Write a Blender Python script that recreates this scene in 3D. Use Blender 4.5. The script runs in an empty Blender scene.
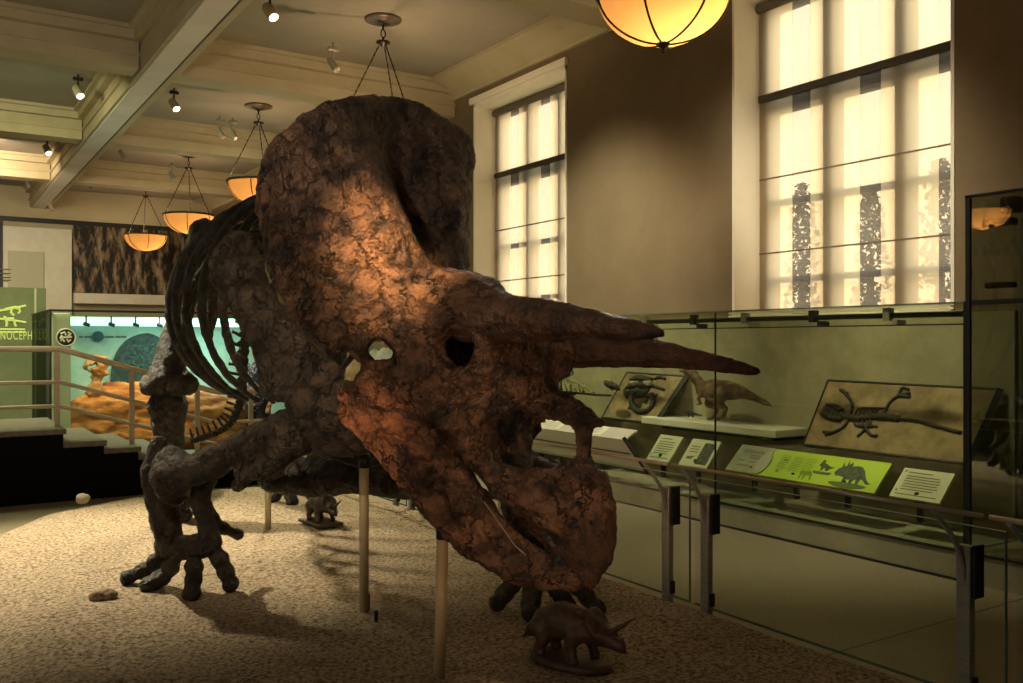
import bpy, math, random
import numpy as np
from mathutils import Vector, Matrix, noise as mnoise
random.seed(7)
SC = bpy.context.scene
COL = SC.collection
PI = math.pi
# ------------------------------------------------------------------ camera
FPX, CX, CY, CAMZ = 910.0, 511.5, 342.0, 1.7
TH = math.radians(33.0)
FW = np.array([math.sin(TH), math.cos(TH), 0.0]); RT = np.array([math.cos(TH), -math.sin(TH), 0.0]); UP = np.array([0, 0, 1.0])
cam = bpy.data.cameras.new('camera'); camo = bpy.data.objects.new('camera', cam); COL.objects.link(camo)
camo.location = (0, 0, CAMZ); camo.rotation_euler = (PI / 2, 0, -TH)
cam.sensor_width = 36.0; cam.lens = FPX / 1023 * 36.0; cam.clip_end = 300; cam.clip_start = 0.05
SC.camera = camo
# ------------------------------------------------------------------ world, light, exposure
SC.view_settings.view_transform = 'Standard'; SC.view_settings.look = 'None'
SC.view_settings.gamma = 1.0; SC.view_settings.exposure = 0.0; SC.view_settings.use_curve_mapping = False
w = bpy.data.worlds.new('sky'); SC.world = w; w.use_nodes = True
wn = w.node_tree.nodes; wl = w.node_tree.links
bg = wn['Background']
tc = wn.new('ShaderNodeTexCoord'); sp = wn.new('ShaderNodeSeparateXYZ'); rp = wn.new('ShaderNodeValToRGB')
wl.new(tc.outputs['Generated'], sp.inputs[0]); wl.new(sp.outputs['Z'], rp.inputs[0]); wl.new(rp.outputs[0], bg.inputs['Color'])
rp.color_ramp.elements[0].position = 0.0; rp.color_ramp.elements[0].color = (1.0, 0.82, 0.60, 1)
rp.color_ramp.elements[1].position = 0.6; rp.color_ramp.elements[1].color = (0.72, 0.74, 0.78, 1)
bg.inputs['Strength'].default_value = 3.8
SC.cycles.max_bounces = 8; SC.cycles.transparent_max_bounces = 16; SC.cycles.use_denoising = True
SC.cycles.sample_clamp_indirect = 6.0

def lamp(name, kind, loc, energy, color, target=None, size=0.1, spot=60, blend=0.6):
    l = bpy.data.lights.new(name, kind); l.energy = energy; l.color = color
    if kind in ('POINT', 'SPOT'): l.shadow_soft_size = size
    if kind == 'SPOT': l.spot_size = math.radians(spot); l.spot_blend = blend
    if kind == 'AREA': l.shape = 'RECTANGLE'; l.size = size; l.size_y = size
    o = bpy.data.objects.new(name, l); COL.objects.link(o); o.location = loc
    if target is not None:
        o.rotation_euler = (Vector(target) - Vector(loc)).to_track_quat('-Z', 'Y').to_euler()
    return o

def P(u, v, d):
    """world point at depth d in the camera direction of a pixel"""
    return np.array([0, 0, CAMZ]) + d * (FW + (u - CX) / FPX * RT + (CY - v) / FPX * UP)
def LD(lat, d, z): return FW * d + RT * lat + UP * z
def ray(u, v): return FW + (u - CX) / FPX * RT + (CY - v) / FPX * UP
def onX(u, v, X):
    r = ray(u, v); return np.array([0, 0, CAMZ]) + r * (X / r[0])
def onY(u, v, Y):
    r = ray(u, v); return np.array([0, 0, CAMZ]) + r * (Y / r[1])
def onZ(u, v, z):
    r = ray(u, v); return np.array([0, 0, CAMZ]) + r * ((z - CAMZ) / r[2])

GZ = 0.12   # top of the mound
ORANGE = (1.0, 0.42, 0.13); WARM = (1.0, 0.72, 0.38); AMBER = (1.0, 0.58, 0.2)
# spots on the skeleton and hall, some of them added fills
lamp('skull_spot', 'SPOT', LD(-0.6, 1.5, 4.4), 3300, (1.0, 0.55, 0.25), P(402, 288, 4.1), 0.06, 12.5, 1.0)
lamp('frill_fill', 'SPOT', LD(-1.6, 0.6, 3.6), 190, (1.0, 0.86, 0.78), P(425, 190, 4.7), 0.1, 22, 1.0)  # added fill for the frill's right fold, in place of hall daylight
lamp('frill_spot', 'SPOT', LD(-2.6, 1.4, 3.4), 210, (1.0, 0.66, 0.38), P(330, 230, 4.2), 0.08, 34, 1.0)
lamp('cheek_spot', 'SPOT', LD(-1.5, 2.2, 0.5), 330, (1.0, 0.42, 0.18), P(385, 410, 4.2), 0.06, 20, 1.0)
lamp('jaw_spot', 'SPOT', LD(0.3, 1.2, 0.5), 115, (1.0, 0.52, 0.28), P(545, 480, 3.9), 0.06, 45, 0.9)
lamp('limb_fill', 'SPOT', LD(-2.2, 1.5, 4.4), 560, (1.0, 0.74, 0.46), P(255, 390, 5.4), 0.08, 25, 1.0)  # added fill to brighten the shoulder and arm bones
lamp('horn_rim_fill', 'SPOT', (6.1, 7.6, 5.2), 700, (1.0, 0.93, 0.85), P(590, 330, 3.7), 0.1, 22, 1.0)  # added spot, stands in for window light along the horn tops
lamp('statuette_spot', 'SPOT', LD(-0.4, 2.6, 3.2), 60, (1.0, 0.62, 0.32), P(540, 645, 4.5), 0.05, 18, 1.0)
cu_ = lamp('ceiling_fill', 'SPOT', (-2.0, 1.0, 2.4), 700, (1.0, 0.86, 0.66), (0.9, 11.5, 5.6), 0.4, 62, 1.0)  # unseen fill added for floor-bounced light on ceiling and beams
lamp('stair_fill', 'SPOT', (0.8, 8.2, 5.3), 420, (1.0, 0.92, 0.66), (1.3, 13.2, 1.3), 0.1, 38, 1.0)  # added fill to brighten the pale column, also reaches steps and railing
lamp('horn_fill', 'SPOT', LD(0.1, 0.9, 3.6), 95, (1.0, 0.72, 0.5), P(565, 345, 3.7), 0.08, 26, 1.0)  # added fill to lift the dark horns
lamp('mound_spot', 'SPOT', (0.0, 9.8, 5.2), 3600, (1.0, 0.85, 0.58), (1.0, 7.7, 0.1), 0.1, 50, 1.0)
lamp('mound_side_spot', 'SPOT', (4.6, 12.0, 5.2), 1700, (1.0, 0.88, 0.55), (3.2, 8.2, 0.1), 0.1, 40, 0.9)
lamp('case_spot', 'SPOT', (4.4, 4.5, 5.3), 760, (1.0, 0.88, 0.62), (6.9, 6.0, 1.2), 0.2, 80, 0.9)
lamp('case_spot_rear', 'SPOT', (4.6, 8.2, 5.3), 760, (1.0, 0.92, 0.66), (6.8, 8.6, 0.9), 0.2, 80, 0.9)
lamp('turquoise_case_light', 'AREA', (3.8, 14.9, 2.05), 75, (0.7, 1.0, 0.88), (3.8, 15.2, 0), 1.6)
lamp('rock_spot', 'SPOT', (2.4, 13.8, 2.05), 60, (1.0, 0.55, 0.22), (2.5, 14.6, 0.6), 0.05, 90, 0.9)
lamp('far_hall_light', 'AREA', (0.3, 20.0, 5.0), 260, (1.0, 0.80, 0.52), (0.5, 26, 2.5), 2.0)
lamp('walkway_light', 'AREA', (0.0, 13.0, 5.0), 300, (0.95, 0.95, 0.5), (0.4, 15.0, 0), 1.5)
lamp('left_hall_window', 'AREA', (-8.8, 4.0, 3.2), 150, (1.0, 0.86, 0.68), (2, 6, 3.2), 4.0)

# ------------------------------------------------------------------ materials
MATS = {}
def mat(name, c1, c2=None, scale=8.0, rough=0.6, metal=0.0, bump=0.0, bscale=40.0, ramp=(0.4, 0.62), spec=0.4, emit=None, stretch=None, detail=6, bdist=0.02, rot=None, crack=0):
    if name in MATS: return MATS[name]
    m = bpy.data.materials.new(name); m.use_nodes = True
    nt = m.node_tree; b = nt.nodes['Principled BSDF']
    b.inputs['Roughness'].default_value = rough; b.inputs['Metallic'].default_value = metal
    b.inputs['Specular IOR Level'].default_value = spec
    b.inputs['Base Color'].default_value = (*c1, 1)
    co = nt.nodes.new('ShaderNodeTexCoord').outputs['Object']
    if stretch:
        mp = nt.nodes.new('ShaderNodeMapping'); mp.inputs['Scale'].default_value = stretch; mp.inputs['Rotation'].default_value = rot or (0, 0, 0)
        nt.links.new(co, mp.inputs[0]); co = mp.outputs[0]
    if c2 is not None:
        n = nt.nodes.new('ShaderNodeTexNoise'); n.inputs['Scale'].default_value = scale; n.inputs['Detail'].default_value = detail
        n.inputs['Roughness'].default_value = 0.65
        r = nt.nodes.new('ShaderNodeValToRGB')
        r.color_ramp.elements[0].position = ramp[0]; r.color_ramp.elements[1].position = ramp[1]
        r.color_ramp.elements[0].color = (*c1, 1); r.color_ramp.elements[1].color = (*c2, 1)
        nt.links.new(co, n.inputs['Vector']); nt.links.new(n.outputs['Fac'], r.inputs[0]); nt.links.new(r.outputs[0], b.inputs['Base Color'])
    if bump:
        n = nt.nodes.new('ShaderNodeTexNoise'); n.inputs['Scale'].default_value = bscale; n.inputs['Detail'].default_value = 5
        bp = nt.nodes.new('ShaderNodeBump'); bp.inputs['Strength'].default_value = bump; bp.inputs['Distance'].default_value = bdist; n.inputs['Roughness'].default_value = 0.6
        nt.links.new(co, n.inputs['Vector']); nt.links.new(n.outputs['Fac'], bp.inputs['Height']); nt.links.new(bp.outputs[0], b.inputs['Normal'])
        if crack:
            vo = nt.nodes.new('ShaderNodeTexVoronoi'); vo.feature = 'DISTANCE_TO_EDGE'; vo.inputs['Scale'].default_value = crack
            mx = nt.nodes.new('ShaderNodeMix'); mx.data_type = 'VECTOR'; mx.inputs[0].default_value = 0.12
            nt.links.new(co, mx.inputs[4]); nt.links.new(n.outputs['Color'], mx.inputs[5]); nt.links.new(mx.outputs[1], vo.inputs['Vector'])
            mr = nt.nodes.new('ShaderNodeMapRange'); mr.inputs[1].default_value = 0.0; mr.inputs[2].default_value = 0.09; nt.links.new(vo.outputs['Distance'], mr.inputs[0])
            b2 = nt.nodes.new('ShaderNodeBump'); b2.inputs['Strength'].default_value = 0.9; b2.inputs['Distance'].default_value = 0.02
            nt.links.new(mr.outputs[0], b2.inputs['Height']); nt.links.new(bp.outputs[0], b2.inputs['Normal']); nt.links.new(b2.outputs[0], b.inputs['Normal'])
    if emit:
        b.inputs['Emission Color'].default_value = (*emit[0], 1); b.inputs['Emission Strength'].default_value = emit[1]
    MATS[name] = m; return m
def glass_mat(name, tint=(0.93, 0.97, 0.93), refl=1.0, rough=0.01, f0=0.025):
    if name in MATS: return MATS[name]
    m = bpy.data.materials.new(name); m.use_nodes = True; nt = m.node_tree
    nt.nodes.remove(nt.nodes['Principled BSDF']); out = nt.nodes['Material Output']
    t = nt.nodes.new('ShaderNodeBsdfTransparent'); t.inputs[0].default_value = (*tint, 1)
    g = nt.nodes.new('ShaderNodeBsdfGlossy'); g.inputs['Roughness'].default_value = rough; g.inputs['Color'].default_value = (refl, refl, refl, 1)
    lw = nt.nodes.new('ShaderNodeLayerWeight'); lw.inputs['Blend'].default_value = 0.5
    pw = nt.nodes.new('ShaderNodeMath'); pw.operation = 'POWER'; pw.inputs[1].default_value = 5.0; nt.links.new(lw.outputs['Facing'], pw.inputs[0])
    f = nt.nodes.new('ShaderNodeMath'); f.operation = 'MULTIPLY_ADD'; f.inputs[1].default_value = 0.95; f.inputs[2].default_value = f0; nt.links.new(pw.outputs[0], f.inputs[0])
    mx = nt.nodes.new('ShaderNodeMixShader')
    nt.links.new(f.outputs[0], mx.inputs[0]); nt.links.new(t.outputs[0], mx.inputs[1]); nt.links.new(g.outputs[0], mx.inputs[2]); nt.links.new(mx.outputs[0], out.inputs[0])
    MATS[name] = m; return m
def cloth_mat(name, col, transp, tl=1.0):
    """thin fabric: part see-through weave, part light-diffusing"""
    if name in MATS: return MATS[name]
    m = bpy.data.materials.new(name); m.use_nodes = True; nt = m.node_tree
    nt.nodes.remove(nt.nodes['Principled BSDF']); out = nt.nodes['Material Output']
    t = nt.nodes.new('ShaderNodeBsdfTransparent'); t.inputs[0].default_value = (*col, 1)
    g = nt.nodes.new('ShaderNodeBsdfTranslucent'); g.inputs[0].default_value = (col[0] * tl, col[1] * tl, col[2] * tl, 1)
    mx = nt.nodes.new('ShaderNodeMixShader'); mx.inputs[0].default_value = transp
    nt.links.new(g.outputs[0], mx.inputs[1]); nt.links.new(t.outputs[0], mx.inputs[2]); nt.links.new(mx.outputs[0], out.inputs[0])
    MATS[name] = m; return m

M_WALL = mat('wall_paint', (0.165, 0.12, 0.066), (0.19, 0.14, 0.078), 1.2, 0.85, bump=0.05, bscale=60)
M_CEIL = mat('ceiling_paint', (0.28, 0.24, 0.19), (0.32, 0.275, 0.215), 1.0, 0.85)
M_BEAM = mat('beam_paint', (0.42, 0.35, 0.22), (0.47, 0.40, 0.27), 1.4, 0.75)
M_BEAMB = mat('beam_soffit_lit', (0.72, 0.67, 0.62), (0.64, 0.60, 0.55), 1.0, 0.75)  # paler than the beam sides: window light on the soffit put into the colour
M_FLOOR = mat('terrazzo', (0.18, 0.15, 0.09), (0.32, 0.27, 0.175), 60, 0.42, ramp=(0.35, 0.7))
M_DARKFLOOR = mat('shaded_floor', (0.010, 0.009, 0.008), (0.016, 0.014, 0.012), 20, 0.9, spec=0.1)
M_MOUND = mat('mound_sand', (0.10, 0.075, 0.05), (0.52, 0.415, 0.29), 42, 0.95, bump=1.0, bscale=60, ramp=(0.36, 0.60), spec=0.1, detail=8)
M_SKULL = mat('fossil_brown', (0.010, 0.007, 0.006), (0.20, 0.115, 0.062), 7.0, 0.45, bump=1.0, bscale=24, ramp=(0.36, 0.72), spec=0.5, detail=12, bdist=0.05, crack=9)
M_HORN = mat('fossil_horn', (0.02, 0.013, 0.010), (0.11, 0.06, 0.035), 9, 0.45, bump=1.0, bscale=24, ramp=(0.35, 0.7), spec=0.5, detail=10, bdist=0.04)
M_BEAK = mat('fossil_beak', (0.02, 0.014, 0.010), (0.10, 0.055, 0.03), 16, 0.55, bump=1.0, bscale=60, ramp=(0.35, 0.7), spec=0.4)
M_BONE = mat('fossil_dark', (0.014, 0.011, 0.009), (0.088, 0.064, 0.043), 6, 0.5, bump=1.0, bscale=26, ramp=(0.38, 0.7), spec=0.45, detail=10, bdist=0.04, crack=8)
M_BRONZE = mat('bronze', (0.035, 0.025, 0.02), (0.07, 0.045, 0.03), 14, 0.42, metal=0.2, bump=0.3, bscale=80)
M_BLACK = mat('black_paint', (0.012, 0.012, 0.012), None, rough=0.5)
M_BLACKRISER = mat('black_panel', (0.006, 0.006, 0.006), None, rough=0.8, spec=0.1)
M_STEEL = mat('brushed_steel', (0.38, 0.37, 0.31), (0.30, 0.29, 0.25), 12, 0.38, metal=0.45, stretch=(1, 1, 12))
M_PIPE = mat('painted_pole', (0.42, 0.36, 0.2), (0.48, 0.41, 0.25), 5, 0.5)
M_WHITE = mat('white_board', (0.72, 0.70, 0.6), (0.66, 0.63, 0.54), 3, 0.6)
M_TREAD = mat('stair_tread', (0.14, 0.12, 0.09), (0.19, 0.17, 0.13), 20, 0.7)
M_RAIL = mat('warm_steel', (0.58, 0.49, 0.36), (0.52, 0.44, 0.33), 6, 0.4, metal=0.5)
M_GLASS = glass_mat('clear_glass')
M_CGLASS = glass_mat('case_glass', (0.95, 0.98, 0.9), 0.8)
M_GLEDGE = mat('glass_edge', (0.10, 0.14, 0.11), None, rough=0.2)
M_CASEWALL = mat('case_wall', (0.28, 0.25, 0.165), (0.36, 0.32, 0.215), 3, 0.8, bump=0.15, bscale=25)
M_FRAME = mat('window_frame_wood', (0.52, 0.45, 0.33), (0.58, 0.5, 0.37), 3, 0.55)
M_SASH = mat('sash_bronze', (0.05, 0.042, 0.03), None, rough=0.5)

# ------------------------------------------------------------------ object helpers
def tag(o, label=None, cat=None, group=None, kind=None):
    if label: o['label'] = label
    if cat: o['category'] = cat
    if group: o['group'] = group
    if kind: o['kind'] = kind
    return o
def empty(name, loc, label, cat, group=None):
    o = bpy.data.objects.new(name, None); COL.objects.link(o); o.location = tuple(loc); o.empty_display_size = 0.1
    return tag(o, label, cat, group)
def wpos(o):
    p = Vector((0, 0, 0))
    while o is not None: p = p + o.location; o = o.parent
    return p
def mesh_obj(name, V, F, m, parent=None, smooth=True, origin=None):
    V = np.asarray(V, dtype=np.float64)
    if origin is None and parent is None:
        lo, hi = V.min(0), V.max(0); origin = np.array([(lo[0] + hi[0]) / 2, (lo[1] + hi[1]) / 2, lo[2]])
    off = np.array(wpos(parent)) if parent is not None else np.array(origin)
    me = bpy.data.meshes.new(name)
    me.from_pydata([tuple(x) for x in (V - off)], [], [tuple(int(i) for i in f) for f in F])
    me.materials.append(m)
    if smooth: me.polygons.foreach_set('use_smooth', [True] * len(me.polygons))
    me.update()
    o = bpy.data.objects.new(name, me); COL.objects.link(o)
    if parent is not None: o.parent = parent
    else: o.location = tuple(off)
    return o
def children(o): return [c for c in bpy.data.objects if c.parent == o]
def copy_tree(o, parent=None):
    c = o.copy(); COL.objects.link(c)
    if parent is not None: c.parent = parent
    for ch in children(o): copy_tree(ch, c)
    return c

class MB:
    """collects simple solids in world space, builds one mesh"""
    def __init__(s): s.V = []; s.F = []
    def add(s, V, F):
        n = len(s.V); s.V += [tuple(v) for v in V]; s.F += [tuple(i + n for i in f) for f in F]; return s
    def box(s, x0, x1, y0, y1, z0, z1):
        V = [(x, y, z) for x in (x0, x1) for y in (y0, y1) for z in (z0, z1)]
        return s.add(V, [(0, 1, 3, 2), (4, 6, 7, 5), (0, 4, 5, 1), (2, 3, 7, 6), (0, 2, 6, 4), (1, 5, 7, 3)])
    def bbox(s, x0, x1, y0, y1, z0, z1, b=0.01):
        """box with chamfered edges"""
        c = [(x0 + x1) / 2, (y0 + y1) / 2, (z0 + z1) / 2]; h = [(x1 - x0) / 2, (y1 - y0) / 2, (z1 - z0) / 2]
        b = min(b, min(h) * 0.45); V = []; idx = {}
        for sx in (-1, 1):
            for sy in (-1, 1):
                for sz in (-1, 1):
                    for ax in range(3):
                        hh = [h[0] - b, h[1] - b, h[2] - b]; hh[ax] = h[ax]
                        idx[(sx, sy, sz, ax)] = len(V); V.append((c[0] + sx * hh[0], c[1] + sy * hh[1], c[2] + sz * hh[2]))
        F = []
        for ax in range(3):
            o1, o2 = [i for i in range(3) if i != ax]
            for sg in (-1, 1):
                q = []
                for p1, p2 in ((-1, -1), (1, -1), (1, 1), (-1, 1)):
                    k = [0, 0, 0]; k[ax] = sg; k[o1] = p1; k[o2] = p2; q.append(idx[(*k, ax)])
                F.append(q)
            for p1 in (-1, 1):
                for p2 in (-1, 1):
                    k0 = [0, 0, 0]; k1 = [0, 0, 0]; k0[ax] = -1; k1[ax] = 1
                    for k in (k0, k1): k[o1] = p1; k[o2] = p2
                    F.append([idx[(*k0, o1)], idx[(*k1, o1)], idx[(*k1, o2)], idx[(*k0, o2)]])
        for sx in (-1, 1):
            for sy in (-1, 1):
                for sz in (-1, 1): F.append([idx[(sx, sy, sz, a)] for a in range(3)])
        return s.add(V, F)
    def quadbox(s, pts, th):
        """slab: four corner points in order, thickness along -normal"""
        p = [np.array(q, float) for q in pts]; n = np.cross(p[1] - p[0], p[3] - p[0]); n /= np.linalg.norm(n)
        V = p + [q - n * th for q in p]
        return s.add(V, [(0, 1, 2, 3), (7, 6, 5, 4), (0, 4, 5, 1), (1, 5, 6, 2), (2, 6, 7, 3), (3, 7, 4, 0)])
    def tube(s, pts, r, n=10, cap=True):
        pts = [np.array(p, float) for p in pts]; rr = r if hasattr(r, '__len__') else [r] * len(pts)
        base = len(s.V); m = len(pts); prev = None
        for i, p in enumerate(pts):
            t = pts[min(i + 1, m - 1)] - pts[max(i - 1, 0)]; t = t / (np.linalg.norm(t) + 1e-9)
            if prev is None:
                a = np.array([0, 0, 1.0]) if abs(t[2]) < 0.9 else np.array([1.0, 0, 0])
            else: a = prev
            a = a - t * np.dot(a, t); a /= np.linalg.norm(a); prev = a; b = np.cross(t, a)
            for k in range(n):
                an = 2 * PI * k / n; s.V.append(tuple(p + rr[i] * (math.cos(an) * a + math.sin(an) * b)))
        for i in range(m - 1):
            for k in range(n):
                k2 = (k + 1) % n
                s.F.append((base + i * n + k, base + i * n + k2, base + (i + 1) * n + k2, base + (i + 1) * n + k))
        if cap:
            s.F.append(tuple(base + k for k in range(n))[::-1]); s.F.append(tuple(base + (m - 1) * n + k for k in range(n)))
        return s
    def lathe(s, c, prof, n=32):
        base = len(s.V); m = len(prof)
        for r, z in prof:
            for k in range(n):
                an = 2 * PI * k / n; s.V.append((c[0] + r * math.cos(an), c[1] + r * math.sin(an), c[2] + z))
        for i in range(m - 1):
            for k in range(n):
                k2 = (k + 1) % n; s.F.append((base + i * n + k, base + i * n + k2, base + (i + 1) * n + k2, base + (i + 1) * n + k))
        return s
    def build(s, name, m, parent=None, smooth=False): return mesh_obj(name, s.V, s.F, m, parent, smooth)

# ------------------------------------------------------------------ implicit-surface modelling
def surface_nets(D, org, vox):
    nx, ny, nz = D.shape
    ins = D < 0
    c = np.zeros((nx - 1, ny - 1, nz - 1), np.uint8)
    for i in (0, 1):
        for j in (0, 1):
            for k in (0, 1): c += ins[i:nx - 1 + i, j:ny - 1 + j, k:nz - 1 + k]
    act = (c > 0) & (c < 8); I = np.argwhere(act); idx = -np.ones(act.shape, np.int64); idx[act] = np.arange(len(I))
    acc = np.zeros((len(I), 3)); cnt = np.zeros(len(I))
    cor = [(i, j, k) for i in (0, 1) for j in (0, 1) for k in (0, 1)]
    dv = {q: D[I[:, 0] + q[0], I[:, 1] + q[1], I[:, 2] + q[2]] for q in cor}
    for a in range(8):
        for b in range(a + 1, 8):
            qa, qb = cor[a], cor[b]
            if sum(abs(x - y) for x, y in zip(qa, qb)) != 1: continue
            da, db = dv[qa], dv[qb]; m = (da < 0) != (db < 0)
            t = da[m] / (da[m] - db[m])
            acc[m] += np.array(qa) + t[:, None] * (np.array(qb) - np.array(qa)); cnt[m] += 1
    V = (I + acc / cnt[:, None]) * vox + org
    F = []
    for ax in range(3):
        o1, o2 = [(1, 2), (2, 0), (0, 1)][ax]
        sl0 = [slice(None)] * 3; sl1 = [slice(None)] * 3; sl0[ax] = slice(0, -1); sl1[ax] = slice(1, None)
        ch = ins[tuple(sl0)] != ins[tuple(sl1)]; E_ = np.argwhere(ch)
        ok = (E_[:, o1] > 0) & (E_[:, o2] > 0) & (E_[:, o1] < D.shape[o1] - 1) & (E_[:, o2] < D.shape[o2] - 1); E_ = E_[ok]
        fl = ins[E_[:, 0], E_[:, 1], E_[:, 2]]
        q = []
        for d1, d2 in ((1, 1), (0, 1), (0, 0), (1, 0)):
            e = E_.copy(); e[:, o1] -= d1; e[:, o2] -= d2; q.append(idx[e[:, 0], e[:, 1], e[:, 2]])
        q = np.stack(q, 1); q[~fl] = q[~fl][:, ::-1]; F.append(q)
    return V, np.concatenate(F)
class Field:
    def __init__(s): s.ops = []
    def tube(s, pts, k=0.04, op='u', flat=None):
        """pts: (point, radius); flat=(direction, factor) squeezes the section along a direction"""
        s.ops.append(('t', [(np.array(p, float), r) for p, r in pts], k, op, flat)); return s
    def ell(s, c, axes, k=0.04, op='u'):
        """axes: three vectors (half axes)"""
        s.ops.append(('e', np.array(c, float), np.array(axes, float), k, op)); return s
    def splat(s, pts, r, k=0.04, op='u'):
        s.ops.append(('s', np.array(pts, float), r, k, op)); return s
    def bounds(s):
        lo, hi = np.full(3, 1e9), np.full(3, -1e9)
        for o in s.ops:
            if o[3 if o[0] != 'e' else 4] == 's': continue
            if o[0] == 't':
                for p, r in o[1]: lo = np.minimum(lo, p - r); hi = np.maximum(hi, p + r)
            elif o[0] == 'e':
                e = np.sqrt((o[2] ** 2).sum(0)); lo = np.minimum(lo, o[1] - e); hi = np.maximum(hi, o[1] + e)
            else:
                r = np.max(o[2]); lo = np.minimum(lo, o[1].min(0) - r); hi = np.maximum(hi, o[1].max(0) + r)
        return lo, hi
    def mesh(s, vox):
        lo, hi = s.bounds(); lo = lo - 4 * vox; hi = hi + 4 * vox
        n = np.ceil((hi - lo) / vox).astype(int) + 1
        D = np.full(n, 0.5, np.float32)
        ax = [lo[i] + vox * np.arange(n[i]) for i in range(3)]
        def comb(i0, i1, d, k, op):
            S = tuple(slice(a, b) for a, b in zip(i0, i1)); A = D[S]
            if op == 'u':
                h = np.maximum(k - np.abs(A - d), 0) / k; D[S] = np.minimum(A, d) - h * h * k * 0.25
            else:
                d = -d; h = np.maximum(k - np.abs(A - d), 0) / k; D[S] = np.maximum(A, d) + h * h * k * 0.25
        def win(l, h_):
            i0 = np.clip(np.floor((l - lo) / vox).astype(int), 0, n - 1); i1 = np.clip(np.ceil((h_ - lo) / vox).astype(int) + 1, 1, n); return i0, i1
        for o in s.ops:
            if o[0] == 't':
                _, pts, k, op, flat = o; pad = k * 1.2 + 3 * vox
                l = np.min([p - r for p, r in pts], 0) - pad; h_ = np.max([p + r for p, r in pts], 0) + pad
                i0, i1 = win(l, h_)
                if (i1 <= i0).any(): continue
                G = np.stack(np.meshgrid(*[ax[i][i0[i]:i1[i]] for i in range(3)], indexing='ij'), -1).astype(np.float32)
                best = None
                for (pa, ra), (pb, rb) in zip(pts[:-1], pts[1:]):
                    ab = pb - pa; L = float(ab @ ab) + 1e-9; g = G - pa.astype(np.float32)
                    t = np.clip((g @ ab.astype(np.float32)) / L, 0, 1)[..., None]
                    q = g - t * ab.astype(np.float32)
                    if flat is not None:
                        w_ = np.array(flat[0], np.float32); w_ = w_ / np.linalg.norm(w_); q = q + (q @ w_)[..., None] * w_ * (flat[1] - 1)
                    d = np.sqrt((q * q).sum(-1)) - (ra + (rb - ra) * t[..., 0])
                    best = d if best is None else np.minimum(best, d)
                if flat is not None: best = best / math.sqrt(flat[1])
                comb(i0, i1, best, k, op)
            elif o[0] == 'e':
                _, c, A, k, op = o; e = np.sqrt((A ** 2).sum(0)) + k * 1.2 + 3 * vox; i0, i1 = win(c - e, c + e)
                if (i1 <= i0).any(): continue
                G = np.stack(np.meshgrid(*[ax[i][i0[i]:i1[i]] for i in range(3)], indexing='ij'), -1).astype(np.float32) - c.astype(np.float32)
                Ln = np.sqrt((A ** 2).sum(1)); q = np.stack([(G @ (A[i] / Ln[i]).astype(np.float32)) / Ln[i] for i in range(3)], -1)
                k0 = np.sqrt((q * q).sum(-1)) + 1e-6; q2 = q / Ln.astype(np.float32); k1 = np.sqrt((q2 * q2).sum(-1)) + 1e-6
                comb(i0, i1, k0 * (k0 - 1) / k1, k, op)
            else:
                _, pts, r, k, op = o; rr = np.broadcast_to(np.asarray(r, float), (len(pts),)); R = rr.max() + k + 2 * vox
                i0, i1 = win(pts.min(0) - R, pts.max(0) + R); B = np.full(i1 - i0, 0.5, np.float32).ravel(); sh = i1 - i0
                ci = np.rint((pts - lo) / vox).astype(int) - i0; m = int(math.ceil((rr.max() + k * 0.8) / vox)) + 1
                for a in range(-m, m + 1):
                    for b in range(-m, m + 1):
                        for c_ in range(-m, m + 1):
                            if a * a + b * b + c_ * c_ > (m + 0.5) ** 2: continue
                            j = ci + (a, b, c_); g = ((j >= 0) & (j < sh)).all(1)
                            w_ = lo + (j + i0) * vox; d = np.sqrt(((w_ - pts) ** 2).sum(1)) - rr
                            fi = (j[:, 0] * sh[1] + j[:, 1]) * sh[2] + j[:, 2]
                            np.minimum.at(B, fi[g], d[g].astype(np.float32))
                comb(i0, i1, B.reshape(sh), k, op)
        return surface_nets(D, lo, vox)
    def build(s, name, m, parent=None, vox=0.02, rough=0.0, rscale=6.0, smooth_it=1, stretch=(1, 1, 1)):
        V, F = s.mesh(vox)
        if smooth_it:
            for _ in range(smooth_it):
                S_ = np.zeros_like(V); n = np.zeros(len(V))
                for i in range(4):
                    a, b = F[:, i], F[:, (i + 1) % 4]
                    np.add.at(S_, a, V[b]); np.add.at(n, a, 1); np.add.at(S_, b, V[a]); np.add.at(n, b, 1)
                V = V * 0.5 + 0.5 * S_ / np.maximum(n, 1)[:, None]
        if rough:
            N = np.zeros_like(V); fn = np.cross(V[F[:, 2]] - V[F[:, 0]], V[F[:, 3]] - V[F[:, 1]])
            for i in range(4): np.add.at(N, F[:, i], fn)
            N /= np.linalg.norm(N, axis=1)[:, None] + 1e-12
            st = np.array(stretch)
            Q = V @ st.T if st.ndim == 2 else V * st
            h = np.array([mnoise.fractal(Vector(tuple(p * rscale)), 0.55, 2.1, 6) for p in Q])
            V = V + N * (np.clip(h, -1.6, 1.6) * rough)[:, None]
        return mesh_obj(name, V, F, m, parent)

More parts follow.
